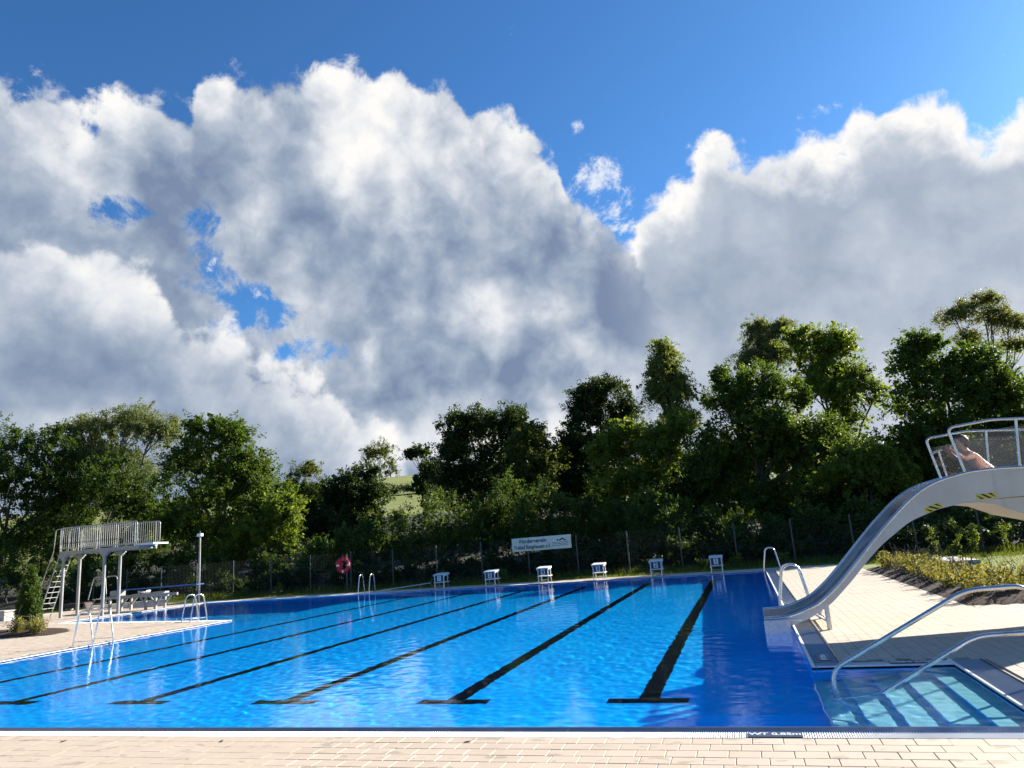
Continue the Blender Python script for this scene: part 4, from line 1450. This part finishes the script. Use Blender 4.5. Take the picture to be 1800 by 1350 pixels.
# ladder up to the platform
sx0, sx1 = -32.05, -30.90
for y in (19.50, 20.14):
    MB().tube([L_(sx0, y, -.01), L_(sx1, y, 2.95), L_(sx1 + .05, y, 3.9)], .026, 8).build('ladder_stringer', GALV, dv)
    yo = y + (-.06 if y < 19.8 else .06)
    MB().tube(bend([L_(sx0 + .02, yo, .55), L_(sx0 - .22, yo, .62), L_(sx1 - .36, yo, 2.98), L_(sx1 - .30, yo, 3.98), L_(sx1 + .25, yo, 4.0)], .16, 5), .020, 8).build('ladder_handrail', GALV, dv)
for k in range(12):
    f_ = (k + .8) / 12.4
    x = sx0 + (sx1 - sx0) * f_
    MB().obox(L_(x, 19.82, 2.95 * f_), (.05, 0, 0), (0, .31, 0), (0, 0, .012)).build('rung', GALV, dv)

# springboard ----------------------------------------------------------------------
sb = thing('springboard', 'blue one metre springboard on a low grey steel stand', 'springboard', (-29.0, 22.3, 0))
S_ = lambda x, y, z: (x + 29.0, y, z)
MB().obox(S_(-27.85, 0, .995), (2.42, 0, .028), (0, .25, 0), (0, 0, .022)).build('board', MATS['blue_board'], sb)
b = MB()
for y in (-.3, .3):
    b.box(*S_(-30.6, y - .05, .58), *S_(-27.0, y + .05, .70))
b.build('beam', GP, sb)
for x in (-30.45, -29.75, -28.3, -27.72):
    for y in (-.3, .3):
        MB().box(*S_(x - .05, y - .05, -.01), *S_(x + .05, y + .05, .579)).build('leg', GP, sb)
        if x > -28.4 or x > -29.9 and x < -29.5:
            s = -1 if x < -28 and x > -29 else 1
            MB().obox(S_(x + s * .17, y, .42), (.15, 0, .15 * s), (0, .035, 0), (-.03 * s, 0, .03)).build('brace', GP, sb)
b = MB()
b.box(*S_(-29.1, -.32, .702), *S_(-28.1, .32, .76), .01)
b.tube([S_(-28.7, -.34, .84), S_(-28.7, .34, .84)], .07, 14)
b.build('fulcrum', GALV, sb)
MB().box(*S_(-28.1, -.2, .702), *S_(-27.4, .2, .80), .02).build('fulcrum_cover', GALV, sb)
MB().box(*S_(-30.5, -.28, .702), *S_(-30.1, .28, .96), .01).build('anchor_block', GP, sb)
for y in (-.36, .36):
    MB().tube(bend([S_(-31.75, y, .62), S_(-31.45, y, 1.68), S_(-30.75, y, 1.68), S_(-30.62, y, .66)], .18, 5), .022, 8).build('handrail', GALV, sb)
    MB().tube([S_(-31.75, y, -.01), S_(-31.3, y, .62)], .022, 8).build('stringer', GALV, sb)
MB().box(*S_(-31.5, -.36, .60), *S_(-30.62, .36, .64)).build('landing', GALV, sb)
for k in range(2):
    MB().box(*S_(-31.68 + k * .15, -.35, .18 + k * .21), *S_(-31.46 + k * .15, .35, .205 + k * .21)).build('rung', GALV, sb)

# lamp pole ---------------------------------------------------------------------------
lp = thing('lamp_pole', 'thin grey pole with a small white box head by the diving bay', 'pole', (-28.4, 25.75, 0))
MB().tube([(0, 0, -.01), (0, 0, 3.42)], .055, 12, True, .045).build('pole', GALV, lp)
MB().tube([(0, 0, -.01), (0, 0, .02)], .12, 14).build('base_plate', GALV, lp)
MB().box(-.13, -.10, 3.40, .13, .10, 3.56, .012).build('lamp_head', WHITE, lp)
MB().tube([(0, 0, 3.56), (0, 0, 3.68)], .012, 6).build('rod', GALV, lp)

# lifebuoy on its post -----------------------------------------------------------------
ps = thing('lifebuoy_post', 'slender dark post carrying the lifebuoy', 'post', (-20.12, 26.62, 0))
MB().tube([(0, 0, -.05), (0, 0, 1.92)], .03, 10).build('pole', MATS['fence_grey'], ps)
MB().box(-.06, -.07, 1.70, .06, -.03, 1.84).build('hook', MATS['fence_grey'], ps)
lb = thing('lifebuoy', 'red lifebuoy with white bands hanging beside the far ladder', 'lifebuoy', (-20.26, 26.52, 1.37))
ring = [(.30 * math.cos(a), 0, .30 * math.sin(a)) for a in np.linspace(0, 2 * math.pi, 37)[:-1]]
MB().tube(ring, .078, 14, False, closed=True).build('ring', MATS['buoy_red'], lb)
for a0 in (0, 90, 180, 270):
    arc = [(.30 * math.cos(rad(a0 + d)), 0, .30 * math.sin(rad(a0 + d))) for d in (-7, -3, 0, 3, 7)]
    MB().tube(arc, .081, 14).build('band', MATS['reflective_white'], lb)
gl_ = [((.395 + (.03 if k % 9 else -.015)) * math.cos(2 * math.pi * k / 36), -.02, (.395 + (.03 if k % 9 else -.015)) * math.sin(2 * math.pi * k / 36)) for k in range(36)]
MB().tube(gl_, .009, 6, False, closed=True).build('grab_line', MATS['rope_red'], lb)
b = MB()
rr = random.Random(8)
for k in range(13):
    x = -.16 + .011 * k + rr.uniform(-.03, .03)
    b.tube(bend([(.02, -.06, .50), (x * .7, -.10 - rr.uniform(0, .03), .18), (x + rr.uniform(-.05, .05), -.10, -.18 - rr.uniform(0, .08)), (x + .05, -.09, -.05), (.03, -.06, .48)], .12, 4), .010, 5)
b.build('throw_rope', MATS['rope_red'], lb)

# rescue pole lying on its rests ---------------------------------------------------------
rp = thing('rescue_pole', 'long pale rescue pole with a loop reaching towards starting block 6', 'pole', (-18.2, 26.0, 0))
MB().tube([(0, 0, .03), (2.95, 0, .27)], .017, 8).build('shaft', WHITE, rp)
lo_ = [(2.95 + .20 * (1 - math.cos(a)) * .55, .0 + .02 * math.sin(a), .27 + .17 * math.sin(a)) for a in np.linspace(.35, 2 * math.pi - .35, 18)]
MB().tube(lo_, .008, 6).build('loop', GALV, rp)
MB().tube([(2.4, 0, -.02), (2.4, 0, .225)], .012, 6).build('rest', GALV, rp)

# mesh fence ---------------------------------------------------------------------------
FY = 29.0
fence = thing('mesh_fence', 'dark green welded mesh fence running behind the whole pool', 'fence', (1.45, FY, 0))
SP = 2.52
KS = range(-6, 20)
pm = MB().box(-.03, -.02, -.6, .03, .02, 2.03).mesh('fence_post', MATS['fence_grey'])
vm = MB()
for k in range(11):
    vm.box(-SP / 2 + .03, -.030, .05 + k * .19, SP / 2 - .03, -.024, .058 + k * .19)
for k in range(26):
    vm.box(-SP / 2 + .05 + k * .0968, -.0235, .02, -SP / 2 + .0545 + k * .0968, -.019, 2.0)
wm_ = vm.mesh('wire_panel', MATS['fence_green'])
for k in KS:
    o = link('fence_post', pm, fence); o.location = (-SP * k, 0, 0)
    o = link('wire_panel', wm_, fence); o.location = (-SP * (k + .5), 0, 0)
# club banner on the fence
bn = thing('club_banner', 'white club banner with dark lettering and a swimmer tied to the fence', 'banner', (-10.42, FY - .05, 1.74))
bn.rotation_euler = (0, rad(-.3), 0)
MB().box(-1.545, -.02, -.33, 1.545, 0, .33, .008).build('sheet', MATS['banner_cloth'], bn)
lettering('lettering', 'Förderverein', .27, MATS['black_print'], bn, (-.43, -.0225, .145), (rad(90), 0, 0), .006)
lettering('lettering', 'Freibad Rengshausen e.V.', .27, MATS['black_print'], bn, (-.46, -.0225, -.145), (rad(90), 0, 0), .006, sx=.70)
b = MB()
YB = -.0225
b.tube([(.86, YB, .10), (.86, YB - .004, .10)], .048, 14)
b.obox((1.035, YB, .125), (.095, 0, .045), (0, .002, 0), (-.012, 0, .030))
b.obox((1.19, YB, .112), (.075, 0, -.055), (0, .002, 0), (.018, 0, .026))
for k in range(3):
    for j in range(12):
        x0 = .60 + j * .07
        b.obox((x0, YB, -.01 - .075 * k + .010 * math.sin(j * 1.3)), (.036, 0, .006 * math.cos(j * 1.3)), (0, .002, 0), (0, 0, .012))
b.build('swimmer_emblem', MATS['black_print'], bn)
for x in (-1.5, 1.5):
    for z in (-.28, .28):
        MB().tube([(x, -.024, z), (x, .03, z)], .012, 6).build('cable_tie', MATS['black_print'], bn)

# wooden enclosure behind the fence
en = thing('wooden_enclosure', 'low weathered enclosure of upright boards behind the mesh fence', 'enclosure', (-26.6, 30.6, -.05))
for k in range(14):
    x = -.02 + k * .26
    h = .93 + .02 * math.sin(k * 2.1)
    MB().box(x, -.02, 0, x + .235, .02 + .006 * (k % 3), h).build('board', MATS['wood_dark'], en)
MB().box(-.10, -.09, .955, 3.70, .12, .995).build('cap_rail', MATS['wood_dark'], en)
for k in range(6):
    MB().box(-.06, .08 + k * .26, 0, -.02, .30 + k * .26, .93).build('board', MATS['wood_dark'], en)

# low things at the left and on the lawn -----------------------------------------------------
sw = thing('seat_wall', 'pale low seat wall behind the springboard', 'wall', (-31.9, 24.6, 0), math.atan2(3, 2.4))
for k in range(4):
    MB().box(-1.9 + k * .95, -.2, -.01, -.96 + k * .95, .2, .27 - .002 * k, .01).build('block', MATS['concrete'], sw)
br = thing('bench', 'brown bench with a rounded end behind the posts of the diving platform', 'bench', (-36.0, 25.4, 0))
MB().box(-.9, -.25, .12, .5, .25, .34, .02).build('seat', MATS['wood_brown'], br)
MB().tube([(.5, -.25, .22), (.5, .25, .22)], .17, 16).build('rounded_end', MATS['wood_brown'], br)
for x in (-.7, .4):
    MB().box(x - .06, -.2, -.01, x + .06, .2, .119).build('leg', MATS['concrete'], br)
cb = thing('stone_bench', 'pale stone bench on the lawn at the far left edge', 'bench', (-34.9, 19.6, 0))
MB().box(-1.2, -.25, -.01, 1.0, .25, .40, .012).build('base', MATS['concrete'], cb)
MB().box(-1.25, -.3, .402, 1.05, .3, .47, .012).build('seat', MATS['concrete'], cb)
sl = MB().box(-.9, -1.6, -.05, .9, 1.6, .10, .012).build('concrete_slab', MATS['concrete'])
sl.location = (6.2, 24.0, 0)
tag(sl, 'pale concrete slab lying on the lawn behind the golden shrubs', 'slab')


# beds ----------------------------------------------------------------------------------------
def soil_mound(name, poly, h, seed):
    n = 30
    x0, x1 = min(p[0] for p in poly), max(p[0] for p in poly)
    y0, y1 = min(p[1] for p in poly), max(p[1] for p in poly)
    P = np.array(poly)
    def dist(x, y):
        d = 9e9
        for i in range(len(P)):
            a, c = P[i - 1], P[i]
            ab = c - a
            t = np.clip(((x - a[0]) * ab[0] + (y - a[1]) * ab[1]) / (ab @ ab), 0, 1)
            d = min(d, math.hypot(x - a[0] - ab[0] * t, y - a[1] - ab[1] * t))
        return d
    nx_, ny_ = int((x1 - x0) / .085) + 2, int((y1 - y0) / .085) + 2
    r = random.Random(seed)
    V, idx = [], {}
    for i in range(nx_):
        for j in range(ny_):
            x, y = x0 + (x1 - x0) * i / (nx_ - 1), y0 + (y1 - y0) * j / (ny_ - 1)
            ins = inside(poly, x, y)
            d = dist(x, y)
            z = .004 + min(1, d / .7) ** .8 * h + r.uniform(-.012, .012) * min(1, d / .2) if ins else -.06
            if not ins and d < .10:
                z = -.004
            idx[i, j] = len(V); V.append((x, y, z))
    F = [(idx[i, j], idx[i + 1, j], idx[i + 1, j + 1], idx[i, j + 1]) for i in range(nx_ - 1) for j in range(ny_ - 1)
         if max(V[idx[a]][2] for a in ((i, j), (i + 1, j), (i + 1, j + 1), (i, j + 1))) > -.02]
    o = link(name, np_mesh(name, V, F, MATS['bark_mulch'], True))
    return tag(o, kind='structure')


soil_mound('planting_bed', BED_R, .16, 1)
soil_mound('planting_bed', BED_L, .10, 2)


def low_shrub(label, x, y, w, h, n, sp, seed, group):
    rr = random.Random(seed)
    z0 = .05
    lobes = [(x, y, z0 + h * .5, w, h * .5), (x + rr.uniform(-.4, .4) * w, y + rr.uniform(-.4, .4) * w, z0 + h * .6, w * .7, h * .45), (x + rr.uniform(-.5, .5) * w, y + rr.uniform(-.4, .4) * w, z0 + h * .45, w * .7, h * .4)]
    return tree('low_shrub', label, sp, n, lobes, seed, base=(x, y, 0), trunk_r=.008, twigs=3, group=group, cat='shrub', multi=4)


rr = random.Random(21)
GS = []
y = 9.95
row = 0
while y < 22.0:
    x = (3.85 if row % 2 == 0 else 4.15) + rr.uniform(-.08, .08)
    while x < 10:
        q = (x, y + rr.uniform(-.18, .18))
        if inside(BED_R, *q) and math.hypot(q[0] - 5.0, q[1] - 11.6) > .6:
            GS.append(q)
        x += .66 + rr.uniform(-.08, .12)
    y += .62
    row += 1
for i, (x, y) in enumerate(GS):
    w, h = rr.uniform(.26, .42), rr.uniform(.15, .23) + (.10 if y > 17 else 0)
    edge = 'along the paving' if x < 3.3 + .9 or y < 10.3 else ('next to the lawn' if not inside(BED_R, x + .7, y + .25) else 'amid others')
    far = 'near corner of the mulch bed' if y < 11.2 else ('mulch bed opposite the slide posts' if y < 14.5 else ('halfway back in the mulch bed' if y < 18.5 else 'far end of the mulch bed'))
    low_shrub('golden low shrub %s, %s' % (edge, far), x, y, w, h, 430, 'gold', 700 + i, 'golden shrubs in the right bed')
for i, (x, y, w, h, lab) in enumerate([(-22.9, 11.75, .28, .20, 'golden low shrub at the pointed end of the cypress bed'), (-23.4, 12.0, .30, .28, 'golden low shrub second from the pointed end of the cypress bed'), (-24.0, 11.9, .36, .26, 'golden low shrub just in front of the cypress'),
                                      (-26.2, 12.3, .45, .30, 'golden low shrub left of the cypress'), (-27.2, 12.4, .45, .34, 'golden low shrub two steps left of the cypress'), (-28.3, 12.6, .5, .36, 'golden low shrub at the left image edge')]):
    low_shrub(lab, x, y, w, h, 700, 'gold', 860 + i, 'golden shrubs in the cypress bed')
cy_ = (-24.75, 12.9)
lob = [(cy_[0], cy_[1], .28 + 1.72 * f, .43 * (1 - f) ** .75 + .05, .30) for f in (0, .14, .28, .42, .56, .70, .82)] + [(cy_[0], cy_[1], 1.84, .08, .20)]
tree('cypress', 'slim pointed cypress in the small bed before the diving platform', 'thuja', 24000, lob, 901, base=(*cy_, 0), trunk_r=.05, twigs=10, cat='tree')


# grass ------------------------------------------------------------------------------------------
def blades(name, spots, h, w, seed, label_kind='stuff', lean=.35):
    r = np.random.default_rng(seed)
    P = np.array(spots)
    m = len(P)
    a = r.uniform(0, 2 * math.pi, m)
    t = np.stack([np.cos(a), np.sin(a), np.zeros(m)], 1)
    hh = h * r.uniform(.4, 1.2, m)
    ln = r.normal(size=(m, 3)) * lean * hh[:, None]
    ln[:, 2] = hh
    base = P
    V = np.stack([base - t * w, base + t * w, base + ln * .6 + t * w * .6, base + ln], 1).reshape(-1, 3)
    F = np.arange(m * 4).reshape(-1, 4)
    o = link(name, np_mesh(name, V, F, MATS['leaf_grass'], False, np.clip(r.normal(.5, .25, m), 0, 1)))
    return tag(o, kind=label_kind)


r = np.random.default_rng(11)
pts = []
for _ in range(17000):
    x, y = r.uniform(-42, 14), 26.85 + abs(r.normal(0, .9))
    if x > 3.4 and r.random() < .3: y = 26.85 + r.uniform(0, 2.2)
    pts.append((x, min(y, 29.6), -.06))
blades('verge_grass', pts, .17, .009, 1)
pts = [(r.uniform(-44, 16), 28.75 + abs(r.normal(0, .35)), -.06) for _ in range(9000)]
blades('fence_grass', pts, .42, .011, 2)
pts = []
while len(pts) < 24000:
    x, y = r.uniform(3.5, 16), r.uniform(9.5, 28.8)
    if not inside(BED_R, x, y) and x > 4.2 and y > 9.3 and not (5.3 < x < 7.1 and 22.4 < y < 25.6):
        pts.append((x, y, -.06))
blades('lawn_grass', pts, .08, .008, 3)
pts = [(r.uniform(-42, -36), r.uniform(16, 28), -.06) for _ in range(5000)]
blades('lawn_grass', pts, .12, .012, 4)


def weed(label, x, y, h, seed, sp='lime2', n=260):
    rr = random.Random(seed)
    lobes = [(x + rr.uniform(-.08, .08), y, h * f, .13 + .10 * (1 - f), h * .2) for f in (.3, .55, .8)]
    return tree('weed_plant', label, sp, n, lobes, seed, base=(x, y, -.06), trunk_r=.010, twigs=6, group='weeds along the foot of the fence', cat='weed', multi=3)


SPECIES['lime2'] = ('leaf_lime', .09, .5, .28, .06, -.2, .3, .3)
WD = [(4.55, 27.9, 1.15, 'tall weed at the end of the golden bed by the fence'), (7.0, 28.4, 1.1, 'tall thin weed behind the concrete slab'), (7.9, 28.2, .7, 'bushy weed right of the concrete slab'), (8.6, 28.4, .85, 'bright bushy weed midway along the lawn fence'), (9.7, 28.4, 1.1, 'tall thin weed towards the image edge'),
      (.9, 28.3, .62, 'round weed beside the far corner ladder'), (-1.0, 28.4, .5, 'small weed right behind starting block 1'), (-2.7, 28.5, .4, 'tiny weed left of starting block 1'), (-12.3, 28.4, .42, 'pale weed between blocks 5 and 4'), (-15.6, 28.5, .6, 'flowering weed between blocks 6 and 5'),
      (-25.5, 28.6, .5, 'weed at the end of the sunlit verge'), (-27.6, 28.4, .5, 'sunlit weed on the verge right of the pole')]
for i, (x, y, h, lab) in enumerate(WD):
    weed(lab, x, y, h, 950 + i)
# fallen leaves on the paving
for i, (x, y, a, lab) in enumerate([(-3.3, -.56, .4, 'dark fallen leaf on the paving near the middle of the pool edge'), (-8.05, -.62, 1.2, 'dark fallen leaf on the paving at the far left'), (-6.0, -.58, 2.2, 'dark fallen leaf on the paving left of the middle')]):
    v = [(-.035, 0, 0), (-.01, .016, .006), (.02, .012, .003), (.04, 0, .009), (.02, -.014, .002), (-.01, -.015, .004)]
    o = MB().raw([(p[0], p[1], p[2] + .004) for p in v] + [(p[0], p[1], p[2] + .002) for p in v], [(0, 5, 4, 3, 2, 1), (6, 7, 8, 9, 10, 11)]).build('fallen_leaf', MATS['wood_dark'])
    o.location, o.rotation_euler = (x, y, 0), (0, 0, a)
    tag(o, lab, 'leaf', 'fallen leaves on the paving')

cut_letters()
